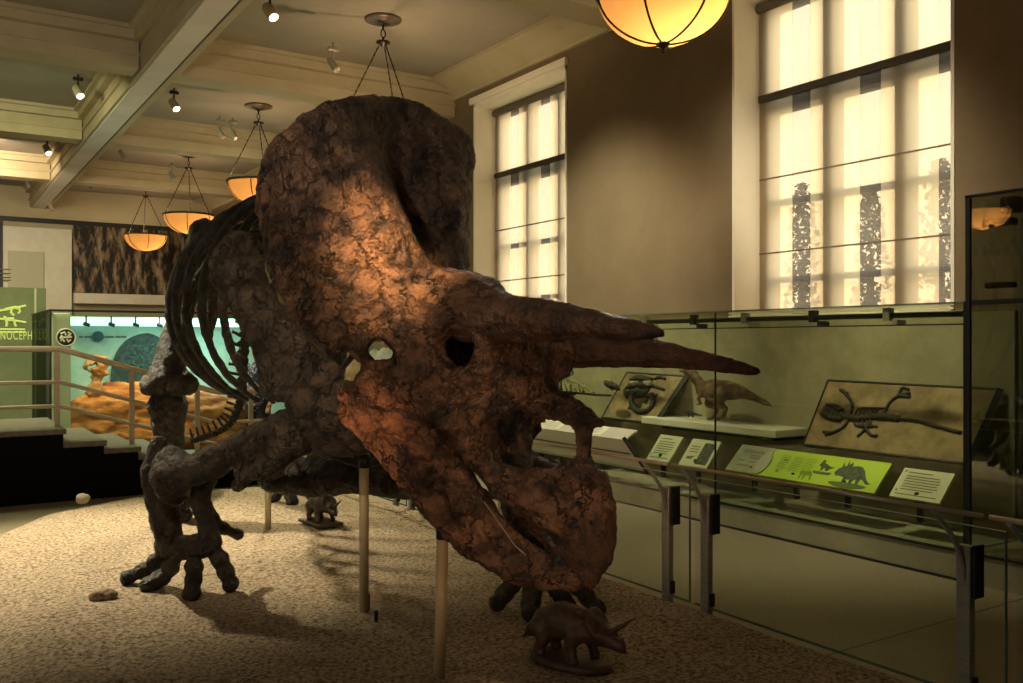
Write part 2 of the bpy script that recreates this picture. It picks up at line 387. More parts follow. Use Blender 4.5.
def cr(pts, n):
    """Catmull-Rom resample along axis 0"""
    pts = np.asarray(pts, float); m = len(pts); t = np.linspace(0, m - 1, n); i = np.minimum(t.astype(int), m - 2); f = (t - i).reshape((-1,) + (1,) * (pts.ndim - 1))
    g = lambda k: pts[np.clip(k, 0, m - 1)]
    p0, p1, p2, p3 = g(i - 1), g(i), g(i + 1), g(i + 2)
    p0 = np.where((i == 0).reshape(f.shape), 2 * p1 - p2, p0); p3 = np.where((i + 2 >= m).reshape(f.shape), 2 * p2 - p1, p3)
    return 0.5 * ((2 * p1) + (p2 - p0) * f + (2 * p0 - 5 * p1 + 4 * p2 - p3) * f ** 2 + (3 * p1 - p0 - 3 * p2 + p3) * f ** 3)
def net(rows, n1, n2):
    a = cr(np.asarray(rows, float), n1); a = cr(a.transpose(1, 0, 2), n2).transpose(1, 0, 2); return a.reshape(-1, 3)

# ================================================================== THE SETTING
XW, YB, XL, YF, ZC = 6.9, 26.2, -9.0, -6.0, 5.65
def struct(mb, name, m, parent=None, smooth=False):
    o = mb.build(name, m, parent, smooth)
    if parent is None: o['kind'] = 'structure'
    return o
struct(MB().box(XL, XW, YF, YB, -0.2, 0.0), 'floor', M_FLOOR)
jm = MB()
for yj in (1.6, 3.2): jm.box(4.0, 6.2, yj, yj + 0.008, 0.0, 0.002)
jm.box(4.2, 4.206, 2.5, 9, 0.0, 0.002)
struct(jm, 'trim_1', mat('joint_brass', (0.10, 0.085, 0.05), None, rough=0.4))
struct(MB().box(XL, XW + 0.6, YF, YB, ZC, ZC + 0.2), 'ceiling', M_CEIL)
# coffer beams: one long beam along the hall, cross beams between the lamps
BX0, BX1 = 2.34, 2.80
lb = MB()
def beam_y(mb, x0, x1, y0, y1):
    mb.box(x0, x1, y0, y1, 5.13, ZC); mb.box(x0 - 0.03, x1 + 0.03, y0, y1, 5.30, 5.33)
    for sx, s in ((x0, -1), (x1, 1)):
        for k, (dz, dx) in enumerate(((0.10, 0.10), (0.06, 0.17))):
            a, b = sorted((sx, sx + s * dx)); mb.box(a, b, y0, y1, ZC - dz * (2 - k) * 0.8, ZC)
beam_y(lb, BX0, BX1, YF, YB); struct(lb, 'trim_2', M_BEAM)
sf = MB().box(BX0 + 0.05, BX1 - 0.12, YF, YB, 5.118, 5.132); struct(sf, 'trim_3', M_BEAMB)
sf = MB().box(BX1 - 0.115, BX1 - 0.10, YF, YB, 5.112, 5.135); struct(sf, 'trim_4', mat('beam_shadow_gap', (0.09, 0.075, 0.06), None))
tn = 5
BEAMY = (-2.0, 2.8, 7.65, 12.45, 17.3, 21.9)
for yb in BEAMY:
    for x0, x1 in ((XL, BX0 - 0.02), (BX1 + 0.02, XW)):
        cb = MB(); cb.box(x0, x1, yb - 0.22, yb + 0.22, 5.16, ZC); cb.box(x0, x1, yb - 0.25, yb + 0.25, 5.31, 5.34)
        for s in (-1, 1):
            cb.box(x0, x1, min(yb, yb + s * 0.34), max(yb, yb + s * 0.34), ZC - 0.16, ZC)
            cb.box(x0, x1, min(yb, yb + s * 0.40), max(yb, yb + s * 0.40), ZC - 0.05, ZC)
        struct(cb, 'trim_%d' % tn, M_BEAM); tn += 1
# cove along the window wall
def prism_y(prof, y0, y1):
    n = len(prof); V = [(x, y0, z) for x, z in prof] + [(x, y1, z) for x, z in prof]
    F = [tuple(range(n)), tuple(range(2 * n - 1, n - 1, -1))] + [(i, i + n, (i + 1) % n + n, (i + 1) % n) for i in range(n)]
    return MB().add(V, F)
prof = [(XW, 5.40), (XW - 0.05, 5.40), (XW - 0.06, 5.44), (XW - 0.12, 5.48), (XW - 0.26, 5.55), (XW - 0.42, 5.59), (XW - 0.50, 5.60), (XW - 0.50, ZC), (XW, ZC)]
struct(prism_y(prof, YF, YB), 'trim_%d' % tn, M_BEAM); tn += 1
# walls
WIN = [(-1.05, 1.31), (4.15, 6.51), (9.33, 11.65), (14.5, 16.85)]
ZS, ZT = 1.93, 5.22
wr = MB(); y = YF
for a, b in WIN:
    wr.box(XW, XW + 0.6, y, a, 0, ZC); wr.box(XW, XW + 0.6, a, b, 0, ZS); wr.box(XW, XW + 0.6, a, b, ZT, ZC); y = b
wr.box(XW, XW + 0.6, y, YB, 0, ZC)
struct(wr, 'wall_right', M_WALL)
struct(MB().box(XL, XW + 0.6, YB, YB + 0.2, 0, ZC + 0.2), 'wall_back', mat('back_wall_paint', (0.42, 0.36, 0.24), (0.46, 0.40, 0.27), 1, 0.8))
struct(MB().box(XL - 0.2, XL, YF, YB, 0, ZC + 0.2), 'wall_left', M_WALL)
struct(MB().box(XL, XW + 0.6, YF - 0.2, YF, 0, ZC + 0.2), 'wall_front', M_WALL)
# windows: white reveal and casing, bronze mullions
M_REVEAL = mat('reveal_paint', (0.82, 0.76, 0.64), (0.86, 0.80, 0.68), 2, 0.6)
for i, (a, b) in enumerate(WIN):
    wf = MB()
    wf.box(XW - 0.01, XW + 0.5, b - 0.03, b, ZS, ZT); wf.box(XW - 0.01, XW + 0.5, a, a + 0.03, ZS, ZT)
    wf.box(XW - 0.01, XW + 0.5, a, b, ZT - 0.05, ZT); wf.box(XW - 0.06, XW + 0.5, a, b, ZS, ZS + 0.03)
    wf.box(XW - 0.05, XW, a - 0.02, b + 0.06, ZT, ZT + 0.09)
    o = struct(wf, 'window_%d' % (i + 1), M_REVEAL)
    ms = MB()
    for k in range(4):
        yy = b - 0.07 - 0.775 * k; ms.bbox(XW + 0.42, XW + 0.54, max(a, yy - 0.085), min(b, yy + 0.085), ZS, ZT)
    for zz, hh in ((4.12, 0.09), (3.12, 0.03), (2.33, 0.03), (ZS + 0.05, 0.05), (ZT - 0.1, 0.05)):
        ms.bbox(XW + 0.45, XW + 0.55, a, b, zz - hh, zz + hh)
    ms.build('window_sash', M_SASH, o)
    gp = MB().box(XW + 0.50, XW + 0.505, a, b, ZS, ZT); gp.build('window_glass', glass_mat('window_pane', (0.96, 0.97, 0.96), 0.6), o)
# blinds, one per window: cream cloth panels with sheer strips between
M_BLIND = cloth_mat('blind_cloth', (0.95, 0.86, 0.68), 0.46)
M_SHEER = cloth_mat('blind_sheer', (0.72, 0.67, 0.58), 0.8)
M_HEM = mat('blind_hem', (0.16, 0.12, 0.08), None, rough=0.8)
BL = ['cream window blind outside the frame beside the camera', 'cream blind on the large window above the long glass case, trees showing through', 'cream blind on the narrower window between the frill and the bare wall', 'cream blind on the window hidden behind the skull frill']
for i, (a, b) in enumerate(WIN):
    x = XW + 0.36; ct = (a + b) / 2
    root = empty('window_blind', (x, ct, ZS + 0.03), BL[i], 'blind', 'window blinds')
    edges = []
    yy = b - 0.07
    for k in range(3):
        top = b - 0.45 - 0.775 * k; wd = 0.22 if k < 2 else 0.36
        edges.append((top - wd + (0.02 if k == 2 else 0), top))
    cl = b - 0.03; zs = [ZS + 0.03, 2.6, 3.36, 4.14, ZT - 0.06]
    for lo_, hi_ in edges + [(a + 0.03, a + 0.03)]:
        lo2 = max(lo_, a + 0.03)
        if cl - hi_ > 0.02:
            pm = MB().box(x, x + 0.004, hi_, cl, zs[0], zs[-1]); pm.build('blind_panel', M_BLIND, root)
        if hi_ - lo2 > 0.01:
            sm = MB().box(x + 0.001, x + 0.003, lo2, hi_, zs[0], zs[-1]); sm.build('sheer_panel', M_SHEER, root)
        cl = lo2
    hm = MB()
    for z in zs[1:3]: hm.box(x - 0.006, x + 0.008, a + 0.03, b - 0.03, z - 0.007, z + 0.007)
    hm.build('hem', M_HEM, root)
    rm = MB().bbox(x - 0.03, x + 0.02, a + 0.03, b - 0.03, 4.15, 4.225); rm.build('blind_rail', mat('blind_rail', (0.06, 0.05, 0.035), None), root)
    rb = MB().tube([(x - 0.02, a + 0.03, ZT - 0.10), (x - 0.02, b - 0.03, ZT - 0.10)], 0.05, 14); rb.build('roller', mat('roller_cover', (0.12, 0.10, 0.07), None), root)

# ------------------------------------------------------------------ mound
MOUT = [(0.10, 2.0), (0.12, 4.0), (0.18, 6.0), (0.26, 7.6), (0.46, 8.9), (0.9, 9.7), (1.7, 10.2), (2.6, 10.3), (3.4, 10.15), (3.86, 9.7), (3.90, 8.0), (3.90, 2.0)]
def inside_dist(x, y):
    # signed distance (positive inside) to the outline, on arrays
    n = len(MOUT); d = np.full(x.shape, 1e9); ins = np.zeros(x.shape, bool)
    for i in range(n):
        (x0, y0), (x1, y1) = MOUT[i], MOUT[(i + 1) % n]
        t = np.clip(((x - x0) * (x1 - x0) + (y - y0) * (y1 - y0)) / ((x1 - x0) ** 2 + (y1 - y0) ** 2), 0, 1)
        d = np.minimum(d, np.hypot(x - x0 - t * (x1 - x0), y - y0 - t * (y1 - y0)))
        c = ((y0 > y) != (y1 > y)) & (x < (x1 - x0) * (y - y0) / (y1 - y0 + 1e-12) + x0); ins ^= c
    return np.where(ins, d, -d)
gx = np.arange(0.0, 4.0, 0.025); gy = np.arange(1.9, 10.4, 0.025)
GXX, GYY = np.meshgrid(gx, gy, indexing='ij'); dd = inside_dist(GXX, GYY)
right = np.clip((GXX - 3.2) / 0.5, 0, 1)
soft = 0.55 * (1 - right) + 0.06 * right
e = np.clip(dd / soft, 0, 1); ez = np.sqrt(np.clip(1 - (1 - e) ** 2, 0, 1))
hz = np.array([mnoise.fractal(Vector((x * 1.3, y * 1.3, 0.3)), 0.8, 2.0, 5) for x, y in zip(GXX.ravel(), GYY.ravel())]).reshape(GXX.shape)
hf = np.array([mnoise.noise(Vector((x * 14, y * 14, 0.7))) for x, y in zip(GXX.ravel(), GYY.ravel())]).reshape(GXX.shape)
ZZ = -0.05 + (0.05 + GZ) * ez + (0.018 * hz + 0.006 * hf) * e
na, nb = GXX.shape; Vm = np.stack([GXX, GYY, ZZ], -1).reshape(-1, 3)
Fm = [(i * nb + j, (i + 1) * nb + j, (i + 1) * nb + j + 1, i * nb + j + 1) for i in range(na - 1) for j in range(nb - 1) if max(dd[i, j], dd[i + 1, j], dd[i, j + 1], dd[i + 1, j + 1]) > -0.02]
used = np.unique(np.array(Fm)); remap = -np.ones(na * nb, int); remap[used] = np.arange(len(used))
mo = mesh_obj('display_mound', Vm[used], remap[np.array(Fm)], M_MOUND)
tag(mo, 'broad low mound of rough tan sand under the mounted skeleton', 'mound')
ZIP = lambda x, y: float(ZZ[min(max(int(round(x / 0.025)), 0), na - 1), min(max(int(round((y - 1.9) / 0.025)), 0), nb - 1)])

# ------------------------------------------------------------------ stepped black platform behind the mound
st = MB()
YP = 10.7
steps = [(-3.0, 1.27, 0.775), (1.27, 1.67, 0.63), (1.67, 2.02, 0.54), (2.02, 2.37, 0.45), (2.37, 2.72, 0.36), (2.72, 3.07, 0.27), (3.07, 3.42, 0.18), (3.42, 3.77, 0.09)]
tr = MB()
for x0, x1, z in steps:
    st.box(x0, x1 + 0.001, YP, YP + 1.7, 0, z - 0.06); tr.bbox(x0, x1 + 0.03, YP - 0.03, YP + 1.7, z - 0.06, z, 0.008)
so = st.build('stair_platform', M_BLACKRISER); so['kind'] = 'structure'
tr.build('stair_tread', M_TREAD, so)
# near-black strip left of the mound, floor shade put into the colour
struct(MB().box(XL, 0.55, YF, YP, 0.0, 0.004), 'floor_shade', M_DARKFLOOR)
# ================================================================== THE MOUNTED SKELETON
M_IRON_ = mat('wire_steel', (.20, .18, .16), None, rough=.4, metal=.6)
PHI = math.radians(36)
SN = RT * math.cos(PHI) - FW * math.sin(PHI)          # nose direction
SS = -RT * math.sin(PHI) - FW * math.cos(PHI)         # the skull's own right side
SO = LD(-0.325, 4.32, CAMZ)
def K(u, v, b):
    """point of the skull seen at a pixel, lying b metres off its midplane"""
    r = ray(u, v); A = np.stack([r, -SN, -UP], 1)
    t, a, c = np.linalg.solve(A, SO + b * SS - np.array([0, 0, CAMZ])); return np.array([0, 0, CAMZ]) + t * r
def mir(p):
    p = np.asarray(p, float); d = ((p - SO) @ SS)[..., None]; return p - 2 * d * SS
tri = empty('triceratops_skeleton', LD(-1.0, 6.0, GZ), 'giant dark horned dinosaur skeleton mounted on the sand mound', 'skeleton')

# --- cranium with its frill
fr = Field()
marg = [(345, 352, .50), (308, 338, .62), (282, 300, .69), (266, 255, .73), (257, 192, .75), (270, 150, .70), (300, 119, .58), (335, 101, .42),
        (385, 97, 0), (420, 104, -.22), (450, 122, -.42), (473, 141, -.55), (471, 185, -.64), (467, 230, -.68), (468, 272, -.62), (478, 298, -.50)]
def shr(m):
    du, dv = m[0] - 372, m[1] - 215; L = math.hypot(du, dv); f = 1 - 7.5 / L; return (372 + du * f, 215 + dv * f, m[2])
marg = [m if i == 0 else shr(m) for i, m in enumerate(marg)]
base = [(396, 350, .42), (388, 328, .42), (386, 310, .41), (388, 299, .39), (394, 290, .36), (400, 286, .31), (408, 283, .26), (416, 281, .18),
        (428, 280, .02), (440, 283, -.10), (450, 286, -.18), (458, 290, -.26), (464, 294, -.32), (467, 298, -.36), (470, 302, -.38), (474, 306, -.40)]
FN = 0.85 * SN + 0.53 * UP
rows = []
for t in (0, .17, .34, .5, .67, .84, 1.0):
    row = []
    for j, (m_, b_) in enumerate(zip(marg, base)):
        p = K(*b_) * (1 - t) + K(*m_) * t
        lat = m_[2]
        bul = 0.07 * math.exp(-((abs(lat) - .55) / .22) ** 2) - 0.10 * math.exp(-(lat / .3) ** 2) - (0.10 if lat < -.5 else 0)
        p = p + FN * bul * math.sin(PI * t) ** 0.9
        row.append(p)
    rows.append(row)
fp = net(rows, 120, 190)
tt = np.repeat(np.linspace(0, 1, 120), 190)
fr.splat(fp, 0.030 + 0.03 * (1 - tt) + 0.012 * np.exp(-((tt - 0.97) / 0.05) ** 2), 0.05)
# ridge that runs down the near side of the frill
rel = fp - np.array([0, 0, CAMZ]); dep = rel @ FW; pu = CX + FPX * (rel @ RT) / dep; pv = CY - FPX * (rel @ UP) / dep
rid = []
for i, (u, v) in enumerate(cr([(283, 140), (305, 166), (325, 196), (343, 224), (368, 250), (398, 270)], 14)):
    k_ = np.argmin((pu - u) ** 2 + (pv - v) ** 2 + 400 * np.maximum(dep - 4.75, 0) ** 2 * 25); rid.append((fp[k_] + FN * 0.05, 0.026 * (0.6 + 0.4 * math.sin(PI * i / 13.0))))
fr.tube(rid, 0.018)
side = [
 [(345, 318, .56), (385, 292, .42), (425, 283, .32), (462, 288, .26), (492, 300, .22), (516, 316, .18)],
 [(338, 345, .55), (383, 322, .45), (430, 312, .36), (472, 318, .31), (502, 330, .22), (524, 348, .12)],
 [(345, 372, .53), (388, 352, .45), (432, 350, .38), (478, 352, .31), (508, 362, .20), (532, 380, .10)],
 [(350, 392, .50), (395, 382, .44), (436, 382, .38), (470, 388, .30), (492, 400, .22), (508, 404, .17)],
 [(385, 398, .46), (420, 405, .41), (450, 415, .34), (472, 425, .26), (488, 438, .20), (498, 446, .16)],
 [(425, 404, .40), (445, 420, .34), (463, 440, .27), (478, 458, .21), (492, 472, .175), (502, 482, .15)]]
sp_ = net([[K(*q) for q in r] for r in side], 90, 90)
far_ = mir(sp_); far_ = far_ - np.outer(0.13 * np.clip(((far_ - SO) @ SN + .05) / .25, 0, 1), UP)
far_ = far_ + np.outer(0.15 * np.clip(((far_ - SO) @ SN + .05) / .3, 0, 1), SS)
for S in (sp_, far_): fr.splat(S, 0.045, 0.07)
def tubeK(F, lst, k=0.05, both=True, op='u', flat=None):
    F.tube([(K(u, v, b), r) for u, v, b, r in lst], k, op, flat)
    if both: F.tube([(mir(K(u, v, b)), r) for u, v, b, r in lst], k, op, flat)
brow = [(400, 300, .34, .09), (440, 306, .29, .11), (475, 312, .27, .115), (500, 315, .26, .10)]
tubeK(fr, brow, 0.08, False)    # brow above the orbit
fr.tube([(mir(K(u, v, b)) - UP * (.08 + .035 * i) + SS * .035 * i, r) for i, (u, v, b, r) in enumerate(brow)], 0.08)
tubeK(fr, [(432, 330, .37, .035), (441, 362, .36, .04), (458, 374, .34, .042), (474, 366, .31, .04), (480, 345, .29, .035), (470, 322, .30, .03)], 0.03, False)  # rim of the orbit
tubeK(fr, [(350, 385, .50, .05), (385, 390, .47, .055), (425, 400, .41, .06), (455, 425, .33, .05), (480, 458, .22, .045), (508, 492, .13, .035)], 0.06, False)  # cheek bar
tubeK(fr, [(352, 392, .50, .05), (362, 402, .52, .04), (375, 412, .53, .03)], 0.05)                            # jugal point
tubeK(fr, [(445, 290, .0, .10), (480, 300, 0, .12), (502, 330, 0, .115), (512, 358, 0, .095), (526, 384, 0, .08), (548, 402, 0, .055), (574, 410, 0, .045)], 0.07, False)   # forehead and nasal bridge
tubeK(fr, [(498, 330, .13, .08), (504, 362, .12, .075), (512, 390, .11, .06), (530, 402, .08, .045), (556, 408, .05, .035)], 0.05)
tubeK(fr, [(568, 410, 0, .055), (584, 417, 0, .045), (602, 424, 0, .018)], 0.03, False)                       # nose horn
tubeK(fr, [(584, 420, 0, .045), (584, 440, 0, .039), (583, 460, 0, .040), (584, 480, 0, .045)], 0.03, False)  # bar in front of the nostril
pm = [[(500, 474, .15), (520, 482, .12), (545, 480, .09), (570, 476, .06), (592, 480, .03)], [(505, 490, .14), (528, 502, .12), (552, 505, .09), (578, 505, .06), (600, 505, .03)],
      [(518, 503, .12), (538, 518, .10), (560, 528, .08), (582, 536, .05), (600, 535, .03)]]
pq = net([[K(*q) for q in r] for r in pm], 40, 60)
for S in (pq, mir(pq)): fr.splat(S, 0.035, 0.05)
tubeK(fr, [(497, 466, .17, .035), (512, 476, .14, .035), (535, 478, .10, .032), (560, 472, .06, .03), (580, 466, .03, .03)], 0.03)
tubeK(fr, [(492, 418, .20, .03), (493, 440, .18, .03), (497, 462, .165, .03)], 0.03)
# inner walls: brain case, palate
fr.ell(K(415, 335, 0) + SN * -0.12, (SN * .34, SS * .26, UP * .17), 0.08)
fr.ell(K(478, 350, 0), (SN * .26, SS * .13, UP * .26), 0.06)
fr.tube([(K(440, 330, 0) + SN * -0.1, .13), (K(500, 430, 0) + SN * -0.1, .06), (K(540, 505, 0), .05)], 0.06)
# openings
o_c = K(457, 347, .36)
fr.tube([(o_c + SS * .25, .094), (o_c - SS * .10, .086), (o_c - SS * .20, .05)], 0.02, 's')
o_c = mir(o_c); fr.tube([(o_c - SS * .25, .088), (o_c + SS * .06, .080)], 0.02, 's')
a, b = K(379, 351, .62), K(379, 351, -.8)
fr.tube([(a, .046), (b, .075)], 0.02, 's')
a, b = K(388, 354, .62), K(388, 354, -.8); fr.tube([(a, .03), (b, .05)], 0.02, 's')
for u, v, r in ((347, 352, .022), (351, 360, .034), (352, 368, .036), (347, 378, .034), (338, 366, .05), (336, 380, .04)): fr.tube([(K(u, v, .9), r), (K(u, v, .1), r)], 0.015, 's')
# nostril window: polygon prism through the snout
for (u, v, r) in ((509, 430, .052), (522, 432, .068), (536, 433, .070), (548, 438, .068), (558, 445, .055), (508, 452, .050), (508, 440, .055), (525, 452, .075), (542, 454, .06), (563, 452, .035)):
    c = K(u, v, .15 - (u - 505) * .0014); fr.tube([(c + SS * .4, r), (c - SS * .6, r)], 0.02, 's')
for u, v, r in ((540, 436, .05), (552, 438, .06), (562, 446, .05), (552, 452, .05), (540, 450, .04), (566, 458, .03)): fr.tube([(K(u, v, 0), r), (K(u, v, -.12), r), (K(u, v, -.45), r)], 0.02, 's')
for u, v, r in ((500, 428, .03), (500, 444, .035), (502, 458, .03)): fr.tube([(K(u, v, .17) + SS * .3, r), (K(u, v, .17) - SS * .10, r)], 0.02, 's')
c = K(560, 492, .14); fr.ell(c, (SN * .07, SS * .06, UP * .06), 0.05, 's')
c = K(405, 402, .5); fr.tube([(K(370, 404, .55), .02), (K(400, 404, .50), .035), (K(425, 412, .46), .03)], 0.02, 's')
skull = fr.build('skull', M_SKULL, tri, 0.0125, 0.013, 9.0)
# --- horns
def horn(lst, lab):
    F = Field(); pts = cr([np.append(K(u, v, b), r) for u, v, b, r in lst], 12)
    F.tube([(p[:3], p[3]) for p in pts], 0.03)
    dh = pts[-1][:3] - pts[3][:3]; dh /= np.linalg.norm(dh)
    o = F.build('brow_horn', M_HORN, skull, 0.011, 0.012, 13, 1, stretch=np.eye(3) - 0.85 * np.outer(dh, dh)); return o
horn([(470, 315, .27, .115), (510, 320, .29, .100), (555, 322, .34, .080), (600, 326, .39, .056), (640, 331, .43, .034), (661, 334, .45, .014)], 'near')
horn([(510, 340, -.22, .105), (548, 346, -.27, .100), (600, 349, -.33, .083), (655, 353, -.39, .062), (710, 362, -.43, .040), (745, 369, -.45, .024), (758, 372, -.46, .012)], 'far')
# --- beak
bk = Field()
tubeK(bk, [(590, 488, 0, .035), (602, 510, 0, .042), (607, 535, 0, .045), (603, 560, 0, .040), (590, 580, 0, .018)], 0.05, False)
tubeK(bk, [(584, 512, .04, .05), (590, 535, .035, .05), (588, 560, .02, .045)], 0.06)
tubeK(bk, [(560, 548, .05, .03), (575, 562, .03, .03), (590, 580, 0, .018)], 0.05)
tubeK(bk, [(568, 525, .045, .05), (578, 545, .03, .05)], 0.06)
bk.build('beak', M_BEAK, skull, 0.0125, 0.012, 9)
# --- lower jaw
lj = Field()
jn = [[(352, 404, .46), (385, 404, .44), (415, 416, .40), (437, 438, .33), (460, 470, .24), (486, 508, .15), (513, 540, .09), (545, 566, .04), (574, 577, .012)],
      [(354, 420, .46), (385, 427, .43), (414, 446, .38), (440, 477, .30), (464, 507, .21), (490, 537, .13), (516, 557, .08), (546, 573, .035), (572, 579, .012)],
      [(362, 432, .45), (385, 448, .42), (410, 478, .36), (438, 512, .27), (464, 543, .18), (490, 562, .11), (515, 574, .07), (545, 580, .03), (570, 580, .015)]]
jp = net([[K(*q) for q in r] for r in jn], 50, 130)
for S in (jp, mir(jp)): lj.splat(S, 0.04, 0.05)
tubeK(lj, [(354, 412, .46, .055), (385, 416, .46, .07), (415, 424, .42, .06), (435, 440, .37, .04)], 0.05)
tubeK(lj, [(375, 435, .43, .05), (405, 470, .38, .055), (440, 512, .29, .06), (478, 548, .18, .06), (515, 568, .09, .05), (550, 577, .03, .035), (577, 577, 0, .012)], 0.05)
tubeK(lj, [(435, 442, .33, .03), (462, 480, .24, .03), (490, 516, .15, .03), (520, 548, .08, .028), (552, 570, .03, .022)], 0.03)
tubeK(lj, [(408, 432, .46, .022), (428, 462, .39, .045), (456, 498, .29, .045), (484, 530, .20, .028)], 0.03, True, 's')      # groove along the cheek side
lj.build('lower_jaw', M_SKULL, tri, 0.0125, 0.013, 9.0)
# teeth row and a brace wire on the jaw
tm = MB()
for i in range(20):
    t = i / 19.0; p = K(434 + 52 * t, 436 + 70 * t, .31 - .15 * t); tm.tube([p - UP * .02, p + UP * .05], [.016, .007], 6)
tm.build('tooth_row', M_BEAK, tri)
MB().tube([K(484, 502, .23), K(498, 522, .18), K(514, 545, .13), K(526, 556, .10)], 0.004, 6).build('brace_wire', M_IRON_, tri)

# --- body bones, given as (u, v, depth, radius)
def bone(name, specs, m=M_BONE, vox=0.02, k=0.05, rough=0.017, rs=7, sub=None, splats=None, parent=tri):
    F = Field()
    for sgm in specs: F.tube([(P(u, v, d), r) for u, v, d, r in sgm], k)
    for pts, r in (splats or []): F.splat(pts, r, k)
    for sgm in (sub or []): F.tube([(P(u, v, d), r) for u, v, d, r in sgm], 0.02, 's')
    return F.build(name, m, parent, vox, rough, rs)
rows = [[(216, 262, 5.40), (232, 240, 5.36), (250, 242, 5.38)], [(224, 288, 5.34), (242, 277, 5.28), (262, 285, 5.32)], [(246, 322, 5.30), (268, 312, 5.22), (296, 328, 5.28)],
        [(262, 360, 5.26), (300, 350, 5.18), (328, 364, 5.24)], [(270, 392, 5.26), (305, 388, 5.16), (334, 380, 5.22)]]
sc = net([[P(*q) for q in r] for r in rows], 70, 50)
bone('shoulder_blade', [[(228, 252, 5.38, .04), (246, 300, 5.27, .045), (280, 350, 5.20, .05)], [(268, 392, 5.22, .04), (300, 396, 5.14, .055), (322, 386, 5.14, .05), (334, 372, 5.16, .045)]], splats=[(sc, 0.045)], sub=[[(270, 408, 5.05, .03), (296, 404, 5.02, .03), (318, 388, 5.02, .03), (340, 368, 5.04, .03)]])
rows = [[(352, 394, 5.05), (382, 406, 5.0), (390, 428, 5.0)], [(330, 396, 5.08), (352, 412, 4.98), (365, 440, 5.02)], [(298, 402, 5.12), (310, 425, 5.06), (325, 445, 5.1)]]
co_ = net([[P(*q) for q in r] for r in rows], 50, 50)
bone('coracoid', [[(300, 405, 5.12, .05), (325, 396, 5.08, .05), (348, 392, 5.08, .04)], [(335, 440, 5.08, .05), (370, 442, 5.02, .05), (393, 436, 5.02, .035)]], splats=[(co_, 0.07)])
bone('humerus', [[(338, 418, 5.22, .15), (300, 428, 5.26, .14), (262, 440, 5.34, .11), (228, 455, 5.42, .095), (196, 470, 5.5, .095), (170, 476, 5.58, .125)],
                 [(172, 462, 5.62, .10), (172, 490, 5.62, .10)], [(300, 445, 5.2, .07), (268, 466, 5.28, .07), (246, 476, 5.33, .06), (238, 488, 5.34, .035)]], rough=0.016)
bone('ulna', [[(158, 448, 5.75, .07), (158, 470, 5.76, .105), (162, 500, 5.78, .10), (168, 530, 5.8, .085), (172, 546, 5.8, .09)]])
bone('radius', [[(204, 480, 5.62, .075), (200, 500, 5.64, .06), (206, 522, 5.68, .055), (210, 545, 5.72, .075)]])
bone('carpus', [[(166, 545, 5.82, .075), (188, 548, 5.76, .085), (210, 546, 5.74, .075)]])
def digit(lst, parent=tri):
    F = Field(); n = len(lst)
    pts = cr([np.append(P(u, v, d), r) for u, v, d, r in lst], 13)
    for i in range(0, 12, 4):
        seg = pts[i:i + 5]
        F.tube([(p[:3], p[3] * (1.08 if j in (0, 4) else (0.84 if j == 2 else 0.95))) for j, p in enumerate(seg)], 0.012)
    return F.build('digit', M_BONE, parent, 0.013, 0.006, 12)
for dg in ([(166, 550, 5.84, .052), (150, 567, 5.86, .048), (128, 578, 5.90, .048)], [(178, 552, 5.80, .056), (166, 574, 5.78, .052), (149, 586, 5.76, .055)],
           [(194, 552, 5.75, .056), (194, 574, 5.66, .052), (192, 592, 5.59, .056)], [(212, 548, 5.72, .056), (223, 566, 5.72, .052), (230, 584, 5.74, .052)],
           [(206, 505, 5.75, .038), (218, 525, 5.85, .036), (238, 535, 5.95, .036)]): digit(dg)
# far forelimb
bone('humerus', [[(470, 440, 5.55, .13), (505, 455, 5.6, .09), (545, 480, 5.6, .12)]])
bone('ulna', [[(552, 470, 5.62, .07), (552, 500, 5.6, .09), (551, 540, 5.5, .075), (551, 566, 5.42, .08)]])
bone('radius', [[(538, 480, 5.5, .06), (538, 520, 5.46, .05), (538, 562, 5.38, .065)]])
bone('carpus', [[(528, 572, 5.36, .06), (545, 574, 5.36, .065), (564, 572, 5.38, .06)]])
for dg in ([(520, 576, 5.36, .052), (508, 590, 5.34, .05), (498, 603, 5.31, .052)], [(535, 578, 5.32, .056), (531, 597, 5.22, .054), (531, 613, 5.14, .056)],
           [(552, 578, 5.34, .052), (560, 595, 5.3, .05), (568, 606, 5.3, .05)], [(565, 574, 5.36, .05), (582, 592, 5.33, .048), (597, 608, 5.28, .05)]): digit(dg)
# hind limbs
bone('femur', [[(205, 235, 8.2, .14), (192, 270, 8.1, .11), (180, 320, 7.95, .105), (170, 360, 7.85, .14), (168, 378, 7.82, .16)], [(150, 386, 7.8, .09), (166, 384, 7.78, .12), (186, 384, 7.82, .11)]], vox=0.026)
bone('tibia', [[(168, 408, 7.85, .17), (168, 425, 7.88, .14), (172, 455, 7.95, .105), (178, 495, 8.05, .12)]], vox=0.026)
bone('foot', [[(178, 500, 8.05, .12), (172, 513, 8.0, .08), (160, 518, 7.95, .06)], [(178, 505, 8.05, .08), (186, 516, 7.95, .06)]], vox=0.026)
bone('femur', [[(335, 325, 8.7, .12), (336, 350, 8.6, .10), (332, 385, 8.45, .12)]], vox=0.026)
bone('tibia', [[(331, 400, 8.5, .13), (326, 430, 8.6, .10), (312, 470, 8.75, .09), (300, 484, 8.8, .10)]], vox=0.026)
for dg in ([(286, 484, 8.95, .055), (278, 494, 8.95, .05), (272, 500, 8.95, .05)], [(292, 484, 8.85, .06), (290, 494, 8.85, .055), (292, 502, 8.82, .06)], [(304, 486, 8.75, .07), (316, 497, 8.68, .065), (330, 508, 8.5, .06)]): digit(dg)
